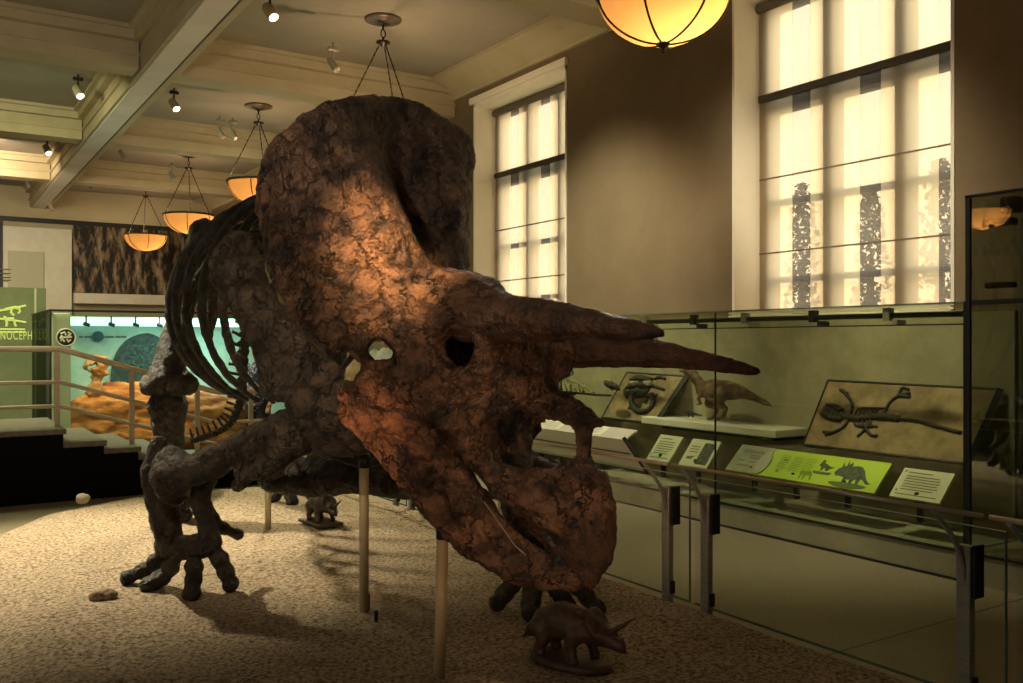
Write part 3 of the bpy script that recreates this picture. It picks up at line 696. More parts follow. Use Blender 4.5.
# breastbones under the shoulders
bone('breastbone', [[(272, 477, 6.0, .10), (310, 480, 5.92, .115), (350, 478, 5.8, .10), (385, 478, 5.65, .11)], [(275, 465, 6.0, .05), (330, 464, 5.85, .045), (368, 456, 5.7, .05)]], rough=0.016)
bone('breastbone', [[(382, 478, 5.55, .11), (410, 484, 5.5, .10), (432, 478, 5.5, .10)], [(385, 465, 5.55, .06), (430, 462, 5.5, .06)]], rough=0.018)
MB().tube([P(298, 436, 5.7), P(330, 455, 5.6), P(372, 470, 5.45)], 0.022, 8).build('support_rod', M_BLACK, tri)
MB().tube([P(372, 470, 5.45), P(392, 466, 5.35), P(400, 455, 5.2)], 0.022, 8).build('support_rod', M_BLACK, tri)
# backbone, ribs, tail
def spine(t):
    lat = -1.0 - 1.3 * t; d = 5.55 + 2.6 * t; z = 2.58 + 0.22 * math.sin(PI * min(1, t * 0.9 + 0.15)) - 0.1 * t; return LD(lat, d, z)
AX = spine(1) - spine(0); AX[2] = 0; AX /= np.linalg.norm(AX); RW = np.cross(UP, AX) * 1.0
if RW @ RT > 0: RW = -RW
def spool(c, ax, r, ln, sp_h, name='vertebra', sp_dir=UP):
    m = MB(); a = c - ax * ln / 2
    m.tube([c - ax * ln * .5, c - ax * ln * .42, c, c + ax * ln * .42, c + ax * ln * .5], [r * .85, r, r * .72, r, r * .85], 12)
    if sp_h > 0: m.tube([c + sp_dir * r * .5, c + sp_dir * (r + sp_h * .6), c + sp_dir * (r + sp_h)], [r * .38, r * .3, r * .36], 8)
    sd = np.cross(sp_dir, ax); 
    for s in (-1, 1): m.tube([c + sd * s * r * .5, c + sd * s * r * 2.0 + sp_dir * r * .5], [r * .32, r * .2], 7)
    return m.build(name, M_BONE, tri, True)
for i in range(13):
    t = i / 12.0; spool(spine(t), AX, 0.085, 0.17, 0.20)
for i in range(4):   # neck
    q = (i + 0.5) / 4; c = spine(0) * (1 - q) + (SO - SN * 0.25 + UP * 0.02) * q; a2 = SO - SN * .25 - spine(0); a2 /= np.linalg.norm(a2); spool(c, a2, 0.10, 0.2, 0.08)
for i in range(9):
    t = 0.12 + 0.74 * i / 8.0; s0 = spine(t)
    W = 0.32 + 0.54 * math.sin(PI * min(1.0, 0.12 + t * 0.8)); H = 1.15 + 0.42 * math.sin(PI * min(1.0, 0.25 + t * 0.75))
    for sg in ((1, -1) if i > 5 else (1,)):
        F = Field(); pts = []
        for j in range(15):
            q = j / 14.0; an = math.radians(96 - 158 * q)
            x = W * max(math.cos(an), -0.12) * (1.0 if q < .6 else 1.0); z = s0[2] - 0.02 - H / 2 + H / 2 * math.sin(an) + 0.02
            p = s0 + RW * sg * x + AX * (0.10 * math.sin(PI * q * .5) + 0.18 * q * q); p[2] = z
            pts.append((p, 0.031 if 2 < j < 11 else 0.027 - 0.008 * (j > 12)))
        F.tube(pts, 0.01, 'u', (AX, 0.8)); F.build('rib', M_BONE, tri, 0.019, 0.006, 8, 1)
tail = [P(u, v, d) for u, v, d in ((300, 268, 8.4), (270, 290, 9.0), (252, 320, 9.5), (244, 350, 9.8), (243, 380, 10.0), (240, 405, 10.1), (230, 425, 10.1), (210, 436, 10.0), (190, 442, 9.9))]
tp = cr(tail, 27)
for i in range(26):
    a2 = tp[i + 1] - tp[i]; ln = np.linalg.norm(a2); a2 /= ln
    sd_ = np.cross(a2, FW); sd_ /= np.linalg.norm(sd_)
    if sd_ @ (UP - RT) < 0: sd_ = -sd_
    spool((tp[i] + tp[i + 1]) / 2, a2, 0.075 - 0.0016 * i, ln * .92, 0.10, sp_dir=sd_)
pel = Field()
for sg in (1, -1):
    c = spine(0.98) + RW * sg * 0.34
    pel.tube([(c - AX * .45 - UP * .05, .07), (c - UP * .02, .11), (c + AX * .40 - UP * .10, .06)], 0.05, 'u', (RW, 1.6))
    pel.tube([(c, .10), (c - UP * .30 + RW * sg * .05, .11)], 0.06); pel.tube([(c - UP * .3, .06), (c - UP * .75 + AX * .35, .035)], 0.05)
pel.tube([(spine(0.88), .10), (spine(1.08), .10)], 0.05)
pel.tube([(spine(.98) + RW * .3, .07), (spine(.98) - RW * .3, .07)], 0.05)
pel.build('pelvis', M_BONE, tri, 0.026, 0.012, 6)
# ================================================================== OBJECTS
# --- pendant lamps, one row down the middle of the window bay
M_BOWL = bpy.data.materials.new('amber_glass'); M_BOWL.use_nodes = True
nt = M_BOWL.node_tree; nt.nodes.remove(nt.nodes['Principled BSDF'])
tl_ = nt.nodes.new('ShaderNodeBsdfTranslucent'); tl_.inputs[0].default_value = (0.15, 0.075, 0.024, 1)
em_ = nt.nodes.new('ShaderNodeEmission'); em_.inputs[0].default_value = (1.0, 0.52, 0.14, 1); em_.inputs[1].default_value = 0.12
ad_ = nt.nodes.new('ShaderNodeAddShader'); nt.links.new(tl_.outputs[0], ad_.inputs[0]); nt.links.new(em_.outputs[0], ad_.inputs[1])
nt.links.new(ad_.outputs[0], nt.nodes['Material Output'].inputs[0])
M_IRON = mat('dark_iron', (0.035, 0.025, 0.018), None, rough=0.45, metal=0.5)
LX = 4.75; RIMZ = 4.37; LAMPY = [5.19, 10.2, 15.1, 19.84, 24.2]
LLAB = ['amber bowl lamp hanging nearest, cut by the top edge, between the two windows', 'bowl lamp whose dark canopy and chains show just above the skull frill',
        'amber bowl lamp half hidden by the curved edge of the frill', 'amber bowl lamp just above the arch of the ribs', 'amber bowl lamp hanging in front of the dark mural, smallest of the row']
lr = empty('pendant_lamp', (LX, LAMPY[0], RIMZ), LLAB[0], 'lamp', 'amber bowl lamps down the hall')
c0 = np.array([LX, LAMPY[0], RIMZ]); R = 0.5
bp_ = [(R * math.sin(a), -0.40 * math.cos(a)) for a in np.linspace(0.02, PI / 2, 16)]
MB().lathe(c0, bp_, 40).build('bowl', M_BOWL, lr, True)
fm = MB()
for k in range(6):
    an = PI / 6 + k * PI / 3; fm.tube([c0 + np.array([r * 1.012 * math.cos(an), r * 1.012 * math.sin(an), z * 1.012]) for r, z in bp_], 0.009, 6)
fm.build('bowl_rib', M_IRON, lr, True)
fm = MB().lathe(c0, [(R - .01, -.02), (R + .022, -.022), (R + .026, 0.012), (R - .01, .018), (R - .02, 0), (R - .01, -.02)], 40); fm.build('rim', M_IRON, lr, True)
MB().lathe(c0 + [0, 0, -.40], [(0.0, -.075), (.014, -.07), (.018, -.055), (.01, -.045), (.03, -.03), (.055, -.005), (.04, .02), (0, .02)], 20).build('finial', M_IRON, lr, True)
MB().lathe(c0 + [0, 0, ZC - RIMZ], [(0.0, -.075), (.05, -.075), (.09, -.06), (.10, -.05), (.19, -.035), (.225, -.02), (.225, 0), (0, 0)], 32).build('canopy', mat('canopy_plate', (0.11, 0.08, 0.06), (0.16, 0.12, 0.09), 20, 0.4, 0.4), lr, True)
MB().tube([c0 + [0, 0, 1.21], c0 + [0, 0, 1.14]], 0.012, 8).tube([c0 + [0.035 * math.cos(a), 0, 1.10 + 0.05 * math.sin(a)] for a in np.linspace(0, 2 * PI, 17)], 0.008, 6).tube([c0 + [0, 0, 1.05], c0 + [0, 0, 0.99]], 0.012, 8).build('hook', M_IRON, lr, True)
MB().lathe(c0 + [0, 0, 0.95], [(0, .05), (.085, .05), (.09, .035), (.05, .02), (.03, -.01), (0, -.02)], 20).build('chain_cap', M_IRON, lr, True)
for k in range(3):
    an = k * 2 * PI / 3 + 0.5; a = c0 + [.05 * math.cos(an), .05 * math.sin(an), .95]; b = c0 + [R * math.cos(an), R * math.sin(an), .01]
    MB().tube([a + (b - a) * q / 24.0 for q in range(25)], [0.011 if q % 2 else 0.006 for q in range(25)], 6).build('chain', M_IRON, lr)
lt = lamp('lamp_bulb', 'POINT', (LX + .06, LAMPY[0] - 0.05, RIMZ - 0.10), 62, (1.0, 0.72, 0.40), size=0.07); lt.parent = lr; lt.location = (0.08, -0.08, -0.12)
for i in range(1, 5):
    o = copy_tree(lr); o.location = (LX, LAMPY[i], RIMZ); o['label'] = LLAB[i]; o.rotation_euler[2] = 0.25 * i

o = copy_tree(lr); o.location = (-5.75, 10.3, RIMZ); o['label'] = 'amber bowl lamp across the hall, showing as a reflection in the tall case'
# --- track spots on the ceiling
M_SPOTON = mat('spot_lens_lit', (1, 0.85, 0.6), None, emit=((1.0, 0.72, 0.36), 14.0))
M_SPOTOFF = mat('spot_lens', (0.30, 0.25, 0.18), None, rough=0.2)
M_CAN = mat('spot_can', (0.38, 0.33, 0.25), None, rough=0.5)
SPOTS = [(78, 92, 1, 'lit track spot in the second coffer left of the long beam', 5.56), (47, 150, 1, 'lit track spot in the third coffer left of the long beam', 5.56), (28, 185, 0, 'small ceiling spot in the far left coffer', 5.56),
         (270, 12, 1, 'lit track spot at the top edge right of the long beam', 5.56), (174, 105, 1, 'lit track spot right of the long beam, above the ribs', 5.56), (333, 65, 0, 'ceiling spot left of the lamp canopy above the frill', 5.2),
         (220, 133, 0, 'left one of the paired spots below the cross beam', 5.2), (233, 134, 0, 'right one of the paired spots below the cross beam', 5.2),
         (122, 155, 0, 'small spot between the long beam and the far lamps', 5.5), (172, 176, 0, 'tiny spot above the fourth bowl lamp', 5.2), (90, 186, 0, 'tiny spot near the far end of the long beam', 5.5), (51, 208, 0, 'dark spot under the far end of the long beam', 5.1)]
for u, v, on, lab, zt in SPOTS:
    p = onZ(u, v, zt - 0.16); rt = empty('track_spot', (p[0], p[1], zt + 0.05), lab, 'spotlight', 'ceiling spots')
    top = ZC if zt > 5.45 else min(ZC, zt + 0.1)
    MB().bbox(p[0] - .07, p[0] + .07, p[1] - .03, p[1] + .03, zt - .0, zt + .05).tube([(p[0], p[1], top), (p[0], p[1], zt - .08)], .014, 8).build('mount', M_BLACK if on else M_CAN, rt)
    sz = 1.0 if on else 0.7
    dr = np.array([0.25, -0.55, -0.8]); dr /= np.linalg.norm(dr); c = np.array([p[0], p[1], zt - .16])
    MB().tube([c - dr * .10, c - dr * .08, c + dr * .08, c + dr * .10], [.045 * sz, .062 * sz, .066 * sz, .066 * sz], 16).build('can', M_CAN, rt, True)
    MB().tube([c + dr * .095, c + dr * .104], [.056 * sz, .05 * sz], 16).build('lens', M_SPOTON if on else M_SPOTOFF, rt)

# --- steel and glass barrier along the right edge of the mound
BXP = 3.98
def barrier(y0, lab):
    rt = empty('glass_barrier', (BXP, y0 + .8, 0), lab, 'barrier', 'glass barriers along the mound')
    MB().box(BXP - .005, BXP + .005, y0 - .16, y0 + 1.74, .10, .867).build('glass_pane', M_GLASS, rt)
    MB().box(BXP - .005, BXP + .005, y0 - .165, y0 - .158, .10, .867).build('pane_edge', M_GLEDGE, rt)
    MB().box(BXP - .005, BXP + .005, y0 - .16, y0 + 1.74, .867, .870).build('top_edge', mat('glass_top_edge', (0.55, 0.58, 0.5), None, rough=0.2), rt)
    MB().box(BXP - .006, BXP + .006, y0 - .16, y0 + 1.74, .09, .10).build('bottom_channel', M_GLEDGE, rt)
    for yy in (y0, y0 + 1.61):
        po = MB().bbox(BXP - .055, BXP - .012, yy - .030, yy + .036, 0.0, .785, .004).build('post', M_STEEL, rt)
        MB().bbox(BXP - .04, BXP + .03, yy - .048, yy - .031, .55, .79, .003).build('clamp', M_BLACK, po)
        MB().bbox(BXP - .045, BXP - .01, yy - .045, yy - .031, .12, .20, .003).build('foot_clamp', M_BLACK, po)
        pts = [(BXP - .035, yy - .008, .55), (BXP - .06, yy, .70), (BXP - .10, yy + .02, .82), (BXP - .15, yy + .05, .90), (BXP - .18, yy + .07, .945)]
        MB().tube(cr(pts, 10), 0.011, 8).build('bracket', M_STEEL, rt, True)
    MB().tube([(BXP - .18, y0 - .16, .955), (BXP - .18, y0 + 1.76, .955)], 0.0115, 12).build('handrail', M_RAIL, rt, True)
barrier(0.37, 'glass barrier section at the right edge, only its handrail end showing')
barrier(2.32, 'glass barrier section with a green panel behind, nearest steel posts')
barrier(4.27, 'glass barrier section beside the skull, ending at the left of the paired posts')
barrier(6.22, 'glass barrier section seen under the jaw behind the support pole')
barrier(8.17, 'farthest glass barrier section at the rear corner of the mound')

# --- support poles and pegs
for u, v, top, lab, r in ((364, 612, 463, 'slim pale pole under the shoulder bones, middle of three', .028), (439, 676, 533, 'nearest slim pale pole, holding up the lower jaw', .028), (268, 530, 484, 'farthest slim pale pole under the breastbone', .026)):
    g = onZ(u, v, GZ); d = float((g - [0, 0, CAMZ]) @ FW); tp_ = P(u + (4 if u == 439 else 0), top, d)
    rt = empty('support_pole', g, lab, 'pole', 'pale support poles')
    MB().tube([g - UP * .02, tp_], r, 16).build('pole', M_PIPE, rt, True)
    MB().tube([tp_ - UP * .03, tp_ + UP * .05], [r * 1.15, r * 1.3], 14).build('cap', M_BLACK, rt, True)
for u, v, h, lab in ((376, 622, .055, 'small black peg stuck in the sand beside the middle pole'), (369, 611, .09, 'thin black rod standing close against the middle pole')):
    g = onZ(u, v, GZ); tag(MB().tube([g - UP * .02, g + UP * h], 0.011 if h < .08 else .006, 10).tube([g + UP * h, g + UP * (h + .008)], 0.014 if h < .08 else .006, 10).build('ground_peg', M_BLACK), lab, 'peg')
# --- stones on the mound
def stone(name, c, ax, m, lab, cat='stone', rough=.012):
    F = Field().ell(c, (RT * ax[0], FW * ax[1], UP * ax[2]), .02); o = F.build(name, m, None, .012, rough, 9); return tag(o, lab, cat)
g = onZ(83, 503, GZ + .0); stone('round_stone', g + UP * .035, (.062, .06, .055), mat('pale_stone', (.52, .45, .34), (.70, .63, .5), 12, .8, bump=.3), 'round pale stone at the rear edge of the mound')
g = onZ(103, 600, GZ); stone('flat_stone', g + UP * .02, (.085, .06, .045), mat('tan_stone', (.24, .17, .105), (.36, .27, .17), 20, .9, bump=.4), 'low tan stone on the sand beside the splayed front foot')

# --- small bronze horned dinosaur models on the mound
def small_dinosaur(oval, lab, sc=1.0):
    rt = empty('dinosaur_statuette', (0, 0, 0), lab, 'statuette')
    b = MB()
    if oval:
        n = 32; ring = lambda r, z: [(.23 * r * math.cos(2 * PI * k / n) * (1 + .05 * math.sin(5 * 2 * PI * k / n)), .12 * r * math.sin(2 * PI * k / n), z) for k in range(n)]
        V = ring(.97, 0) + ring(1, .012) + ring(.97, .03) + ring(.85, .036)
        F = [(i * n + k, i * n + (k + 1) % n, (i + 1) * n + (k + 1) % n, (i + 1) * n + k) for i in range(3) for k in range(n)] + [tuple(range(n))[::-1], tuple(range(3 * n, 4 * n))]; b.add(V, F)
    else: b.bbox(-.24, .22, -.13, .13, 0, .03, .006)
    b.build('base', M_BRONZE, rt, oval)
    F = Field(); T = lambda *p: F.tube([(np.array(q[:3]), q[3]) for q in p], .035)
    T((-.13, 0, .18, .070), (-.05, 0, .205, .088), (.05, 0, .20, .088), (.12, 0, .185, .062), (.17, 0, .185, .05))
    T((-.15, 0, .17, .055), (-.22, 0, .13, .035), (-.27, .02, .09, .02), (-.31, .04, .06, .008))
    for sx, sy in ((-.12, .05), (-.13, -.05)):
        T((sx, sy, .16, .05), (sx + .02, sy * 1.2, .11, .032), (sx - .015, sy * 1.2, .065, .022), (sx + .005, sy * 1.2, .045, .026))
    for sx, sy in ((.09, .055), (.07, -.055)):
        T((sx, sy, .16, .042), (sx - .015, sy * 1.3, .115, .028), (sx + .005, sy * 1.35, .07, .02), (sx + .012, sy * 1.35, .045, .024))
    T((.17, 0, .185, .055), (.24, 0, .165, .045), (.29, 0, .145, .028), (.315, 0, .125, .012))
    F.ell((.165, 0, .225), (np.array([.018, 0, .01]), np.array([0, .085, 0]), np.array([-.045, 0, .07])), .02)
    F.build('body', M_BRONZE, rt, .0075, .004, 18)
    for s in (-1, 1):
        h = Field(); h.tube([(np.array(q), r) for q, r in (((.235, .025 * s, .195), .014), ((.275, .035 * s, .225), .011), ((.315, .045 * s, .255), .008), ((.345, .05 * s, .275), .003))], .01); h.build('horn', M_BRONZE, rt, .005, 0)
    h = Field(); h.tube([(np.array((.285, 0, .165)), .010), (np.array((.31, 0, .185)), .004)], .01); h.build('nose_horn', M_BRONZE, rt, .005, 0)
    rt.scale = (sc, sc, sc); return rt
m1 = small_dinosaur(True, 'small dark horned dinosaur statuette on an oval base, under the beak', 1.0)
g = onZ(569, 664, GZ + .01); m1.location = tuple(g); dv_ = RT * .78 - FW * .62; m1.rotation_euler[2] = math.atan2(dv_[1], dv_[0])
m2 = small_dinosaur(False, 'small dark horned dinosaur statuette on a square-cornered base, behind the poles', .88)
g = onZ(321, 524, GZ + .01); m2.location = tuple(g); dv_ = RT * .62 - FW * .78; m2.rotation_euler[2] = math.atan2(dv_[1], dv_[0])

# --- long glass case under the windows
def onPlane(u, v, p0, n):
    r = ray(u, v); o = np.array([0, 0, CAMZ]); return o + r * (((p0 - o) @ n) / (r @ n))
XF = 6.2
dc = empty('display_case', (6.5, 8, 0), 'long low glass wall case under the two windows', 'display case')
MB().box(XF - .02, XW - .005, 3.66, 13.5, 0.0, .22).build('plinth', M_CASEWALL, dc)
MB().box(XF - .03, XF - .02, 3.66, 13.5, .205, .225).box(XF - .03, XF - .02, 3.66, 13.5, .0, .02).build('plinth_edge', M_BLACK, dc)
MB().box(XW - .035, XW - .004, 3.66, 13.5, .22, 1.93).build('back_panel', M_CASEWALL, dc)
JO = [3.66, 6.07, 8.5, 10.95, 13.4]
for i in range(4):
    MB().box(XF, XF + .01, JO[i] + .006, JO[i + 1] - .006, .22, 1.97).build('glass_pane', M_CGLASS, dc)
    MB().box(XF - .002, XF + .012, JO[i] - .006, JO[i] + .006, .22, 1.97).build('joint', M_BLACK, dc)
MB().box(XF, XW - .01, 3.66, 13.5, 1.965, 1.975).build('top_pane', M_CGLASS, dc)
MB().box(XF - .004, XF + .014, 3.66, 13.5, 1.972, 1.984).build('top_edge', M_GLEDGE, dc)
MB().tube([(XF + .06, 3.7, 1.90), (XF + .06, 13.4, 1.90)], .022, 10).build('light_track', mat('track_blue_steel', (.05, .06, .06), None, rough=.35, metal=.6), dc)
MB().box(XF + .1, XF + .11, 3.7, 13.4, 1.82, 1.83).build('cable', M_BLACK, dc)
for k, yy in enumerate([4.3, 5.0, 5.75, 6.4, 7.1, 7.8, 8.8, 9.6]):
    MB().bbox(XF + .02, XF + .09, yy - .03, yy + .03, 1.86, 1.96, .005).bbox(XF + .03, XF + .15, yy - .09, yy - .05, 1.83, 1.87, .004).build('bracket', M_BLACK if k % 2 else M_STEEL, dc)
# tall case to the right of it
tcse = empty('display_case', (6.5, 2.0, 0), 'tall dark glass case at the right edge, rising above the low case', 'display case')
MB().box(XF - .02, XW - .005, 0.2, 3.62, 0, .22).build('plinth', M_CASEWALL, tcse)
MB().box(XF - .03, XF - .02, .2, 3.62, .205, .225).build('plinth_edge', M_BLACK, tcse)
MB().box(XW - .035, XW - .004, .2, 3.62, .22, 2.70).build('back_panel', mat('tall_case_back', (.075, .075, .055), (.10, .10, .07), 4, .8), tcse)
MB().box(XF, XF + .01, .2, 3.62, .22, 2.71).build('glass_pane', glass_mat('tall_case_glass', (.62, .66, .58), 1.0, f0=0.14), tcse)
MB().box(XF - .012, XF + .012, 3.612, 3.645, .22, 2.73).box(XF - .012, XF + .012, .2, 3.645, 2.71, 2.73).box(XF - .01, XF + .012, .2, 3.6, 1.955, 1.99).build('edge_strip', M_BLACK, tcse)
MB().bbox(XF + .02, XF + .1, 3.30, 3.42, 2.58, 2.69).bbox(XF + .02, XF + .12, 3.34, 3.55, 2.5, 2.55).bbox(XF + .02, XF + .09, 3.33, 3.53, 2.07, 2.11).build('bracket', M_BLACK, tcse)

# --- leaning stone slabs with fossil skeletons
M_SLAB = mat('sandstone', (.17, .125, .07), (.30, .22, .12), 4.5, .85, bump=.4, bscale=22)
M_FOSSIL = mat('fossil_black', (.018, .014, .010), (.05, .04, .025), 20, .6)
def slab(pix, Xb, Xt, lab, th=.05, frame=.018, dark_side=True):
    TL, TR, BR, BL = [onX(*pix[i], Xt if i < 2 else Xb) for i in range(4)]
    rt = empty('fossil_slab', (BL + BR) / 2, lab, 'fossil')
    n = np.cross(TR - TL, BL - TL); n /= np.linalg.norm(n)
    if n[0] > 0: n = -n
    MB().quadbox([TL, TR, BR, BL] if np.dot(np.cross(TR - TL, BL - TL), n) > 0 else [TL, BL, BR, TR], th).build('board', M_SLAB, rt)
    fb = MB()
    for a, b, w_ in ((TL, TR, 1), (TR, BR, 3.2 if dark_side else 1), (BR, BL, 1), (BL, TL, 1)): fb.tube([a, b], frame * w_ * .6, 4)
    fb.build('frame', M_BLACK, rt); return rt, TL, n
s1_, p0, n_ = slab([(828, 381), (1000, 390), (968, 464), (803, 445)], 6.5, 6.84, 'large framed stone slab with a black sprawled fossil skeleton, above the green panel')
def bones(lst, r, h=.012): 
    m = MB()
    for L in lst:
        pts = cr([onPlane(u, v, p0, n_) + n_ * h for u, v in L], 4 * len(L)); k = len(pts); m.tube(pts, [r * (.75 + .35 * abs(math.cos(i * 1.3))) for i in range(k)], 7)
    return m
bones([[(826, 410), (834, 413), (842, 417)], [(824, 414), (834, 419), (843, 420)], [(828, 408), (836, 409), (843, 413)], [(825, 412), (838, 416), (846, 417)]], .032).build('skull', M_FOSSIL, s1_, True)
bones([[(842, 417), (859, 420), (872, 418), (885, 418), (900, 420)]], .030).build('backbone', M_FOSSIL, s1_, True)
bones([[(900, 420), (918, 422), (940, 428), (962, 434)]], .016).build('tail', M_FOSSIL, s1_, True)
bones([[(855 + 4 * k, 419), (858 + 4 * k, 411), (866 + 4 * k, 409)] for k in range(6)] + [[(855 + 4 * k, 420), (856 + 4 * k, 426), (862 + 4 * k, 428)] for k in range(5)], .010).build('ribcage', M_FOSSIL, s1_, True)
for L in ([[(850, 418), (853, 408), (850, 400), (843, 391)], [(848, 395), (841, 391)]], [[(885, 416), (890, 404), (899, 397), (911, 394)], [(899, 397), (903, 389), (910, 391)], [(900, 397), (911, 398)]],
          [[(850, 418), (843, 429), (826, 436)], [(832, 434), (824, 433)]], [[(872, 419), (867, 429), (858, 438)], [(866, 430), (872, 436), (878, 437)]]): bones(L, .014).build('limb', M_FOSSIL, s1_, True)
s2_, p0, n_ = slab([(627, 373), (687, 377), (656, 424), (602, 418)], 6.5, 6.84, 'smaller stone slab with a curled black fossil, behind the horn tips', dark_side=True)
bones([[(632, 382), (638, 379), (645, 380), (652, 382)], [(630, 388), (640, 386), (652, 387)], [(630, 394), (638, 393), (648, 394)]], .04).build('skull', M_FOSSIL, s2_, True)
bones([[(626, 392), (632, 402), (630, 410)], [(655, 380), (660, 378), (666, 380)], [(636, 404), (641, 408)], [(650, 396), (646, 404)], [(633, 384), (640, 391), (650, 391)], [(658, 395), (652, 404)]], .016).build('bone_fragment', M_FOSSIL, s2_, True)
an = np.linspace(-.6, 4.2, 12); bones([[(643 + 11 * math.cos(a), 402 + 11 * math.sin(a)) for a in an]], .035).build('backbone', M_FOSSIL, s2_, True)
bones([[(630, 386), (625, 392), (628, 399)], [(652, 386), (658, 388), (665, 391)], [(636, 398), (648, 397)]], .018).build('limb', M_FOSSIL, s2_, True)
MB().lathe(onX(634, 386, 6.55), [(0.0, 0), (.05, .02), (.055, .05), (.045, .05), (0, .015)], 14).lathe(onX(648, 386, 6.55), [(0.0, 0), (.05, .02), (.055, .05), (.045, .05), (0, .015)], 14).build('socket_ring', mat('pale_bone', (.50, .46, .34), None, rough=.6), s2_, True)

# --- shelf with a two-legged dinosaur model
sh = empty('wall_shelf', onX(735, 424, 6.6), 'pale wall shelf in the case carrying the upright reddish model', 'shelf')
a = onX(664, 416, 6.75); b = onX(800, 428, 6.75); zt = (a[2] + b[2]) / 2
MB().bbox(6.42, 6.86, b[1], a[1], zt - .075, zt).build('board', M_WHITE, sh)
MB().box(6.45, 6.86, b[1] + .05, a[1] - .3, zt - .105, zt - .08).build('bracket', M_BLACK, sh)
M_DINO = mat('model_hide', (.10, .055, .03), (.22, .14, .075), 9, .6, bump=.3)
XD = 6.62
def tubX(F, lst, k=.03): F.tube([(onX(u, v, XD + dx), r) for u, v, dx, r in lst], k)
g0 = onX(712, 418, XD); g0[2] = zt
dm = empty('dinosaur_model', g0, 'reddish brown two-legged dinosaur model with long tail on the case shelf', 'model')
F = Field()
tubX(F, [(687, 372, 0, .03), (693, 375, 0, .055), (699, 383, 0, .055), (703, 390, 0, .075), (714, 391, 0, .115), (727, 391, 0, .10), (742, 393, 0, .060), (758, 400, 0, .032), (775, 408, 0, .008)])
tubX(F, [(680, 371, 0, .018), (687, 371, 0, .036)])
F.build('body', M_DINO, dm, .014, .006, 12)
for dx, du in ((-.07, 0), (.06, -9)):
    F = Field(); tubX(F, [(722 + du, 394, dx, .075), (718 + du, 404, dx, .045), (726 + du, 409, dx, .022), (723 + du, 417.5, dx, .018), (717 + du, 419.2, dx, .016)]); F.build('leg', M_DINO, dm, .01, 0)
for dx in (-.06, .06):
    F = Field(); tubX(F, [(704, 392, dx, .026), (698, 399, dx, .018), (701, 404, dx, .012), (697, 405, dx, .010)]); F.build('arm', M_DINO, dm, .008, 0)
F = Field(); tubX(F, [(684, 413, -.1, .012), (690, 413, -.1, .022), (697, 415, -.1, .012), (702, 416, -.1, .006)], .01); tubX(F, [(689, 414, -.1, .01), (689, 417.5, -.1, .008)], .01); tubX(F, [(693, 415, -.1, .01), (693, 417.5, -.1, .008)], .01)
o = F.build('small_dinosaur_figure', M_FOSSIL, None, .006, 0); tag(o, 'tiny black dinosaur figure at the feet of the reddish model', 'figurine')

# --- small skeleton on black rods above the desk
XR = 6.6
rs_ = empty('rod_mounted_skeleton', onX(575, 396, XR), 'small pale skeleton held on black rods left of the curled fossil', 'skeleton')
m = MB()
for q in ([(541, 389), (562, 392), (590, 395), (611, 396)], [(541, 392), (575, 395)]): m.tube([onX(u, v, XR) for u, v in q], .012, 6)
for u in (548, 560, 571, 583): m.tube([onX(u, 384, XR), onX(u, 394, XR)], .008, 6)
m.build('rod', M_BLACK, rs_)
m = MB(); pts = cr([onX(u, v, XR - .05) for u, v in ((541, 379), (552, 375), (563, 379), (574, 382), (584, 387), (593, 393))], 26); m.tube(pts, [.022 if i % 2 else .014 for i in range(26)], 7); m.build('backbone', mat('olive_bone', (.20, .18, .09), (.32, .29, .16), 10, .7), rs_, True)
m = MB()
for k in range(9):
    u = 545 + 4.5 * k; m.tube([onX(u, 378 + k * .9, XR - .05), onX(u + 2, 383 + k * .8, XR - .12), onX(u + 4, 389 + k * .5, XR - .08)], .010, 6)
m.build('ribcage', MATS['olive_bone'], rs_, True)
MB().tube([onX(568 + 5 * math.cos(a), 373.5 + 2.8 * math.sin(a), XR) for a in np.linspace(0, 2 * PI, 15)], .012, 6).tube([onX(553, 376, XR), onX(560, 371, XR), onX(566, 371, XR)], .015, 6).build('skull', MATS['olive_bone'], rs_, True)
F = Field(); F.tube([(onX(606, 384, 6.4), .03), (onX(612, 386, 6.4), .045), (onX(618, 389, 6.4), .025)], .02); o = F.build('leaf_shaped_fossil', M_FOSSIL, None, .01, .012, 20)
tag(o, 'small lumpy dark fossil at the left of the curled slab', 'fossil')

# --- label panels and desk at the foot of the case
M_LABEL = mat('label_card', (.60, .60, .42), (.64, .64, .46), 3, .6)
M_INK = mat('label_ink', (.16, .16, .11), None, rough=.7)
def panel(name, Y0, Y1, z0, z1, X0, X1, lab, m, legs=(0.5,), th=.02):
    """sloped board; s runs left to right as seen from the hall, t upwards"""
    BL, BR, TR, TL = np.array([X0, Y0, z0]), np.array([X0, Y1, z0]), np.array([X1, Y1, z1]), np.array([X1, Y0, z1])
    n = np.cross(BR - BL, TL - BL); n /= np.linalg.norm(n)
    if n[2] < 0: n = -n
    rt = empty(name, (BL + BR) / 2, lab, 'label panel')
    q = [BL, BR, TR, TL]
    if np.cross(q[1] - q[0], q[3] - q[0]) @ n < 0: q = q[::-1]
    MB().quadbox(q, th).build('board', m, rt)
    for s in legs:
        c = (BL + (BR - BL) * s) * .6 + (TL + (TR - TL) * s) * .4
        MB().bbox(c[0] - .02, c[0] + .03, c[1] - .02, c[1] + .02, c[2] - .26, c[2] - .03).bbox(c[0] - .05, c[0] + .05, c[1] - .02, c[1] + .02, c[2] - .13, c[2] - .03).build('leg', M_BLACK, rt)
    f = lambda s, t, h=.004: BL + (BR - BL) * s + (TL - BL) * t + n * h
    return rt, f, n
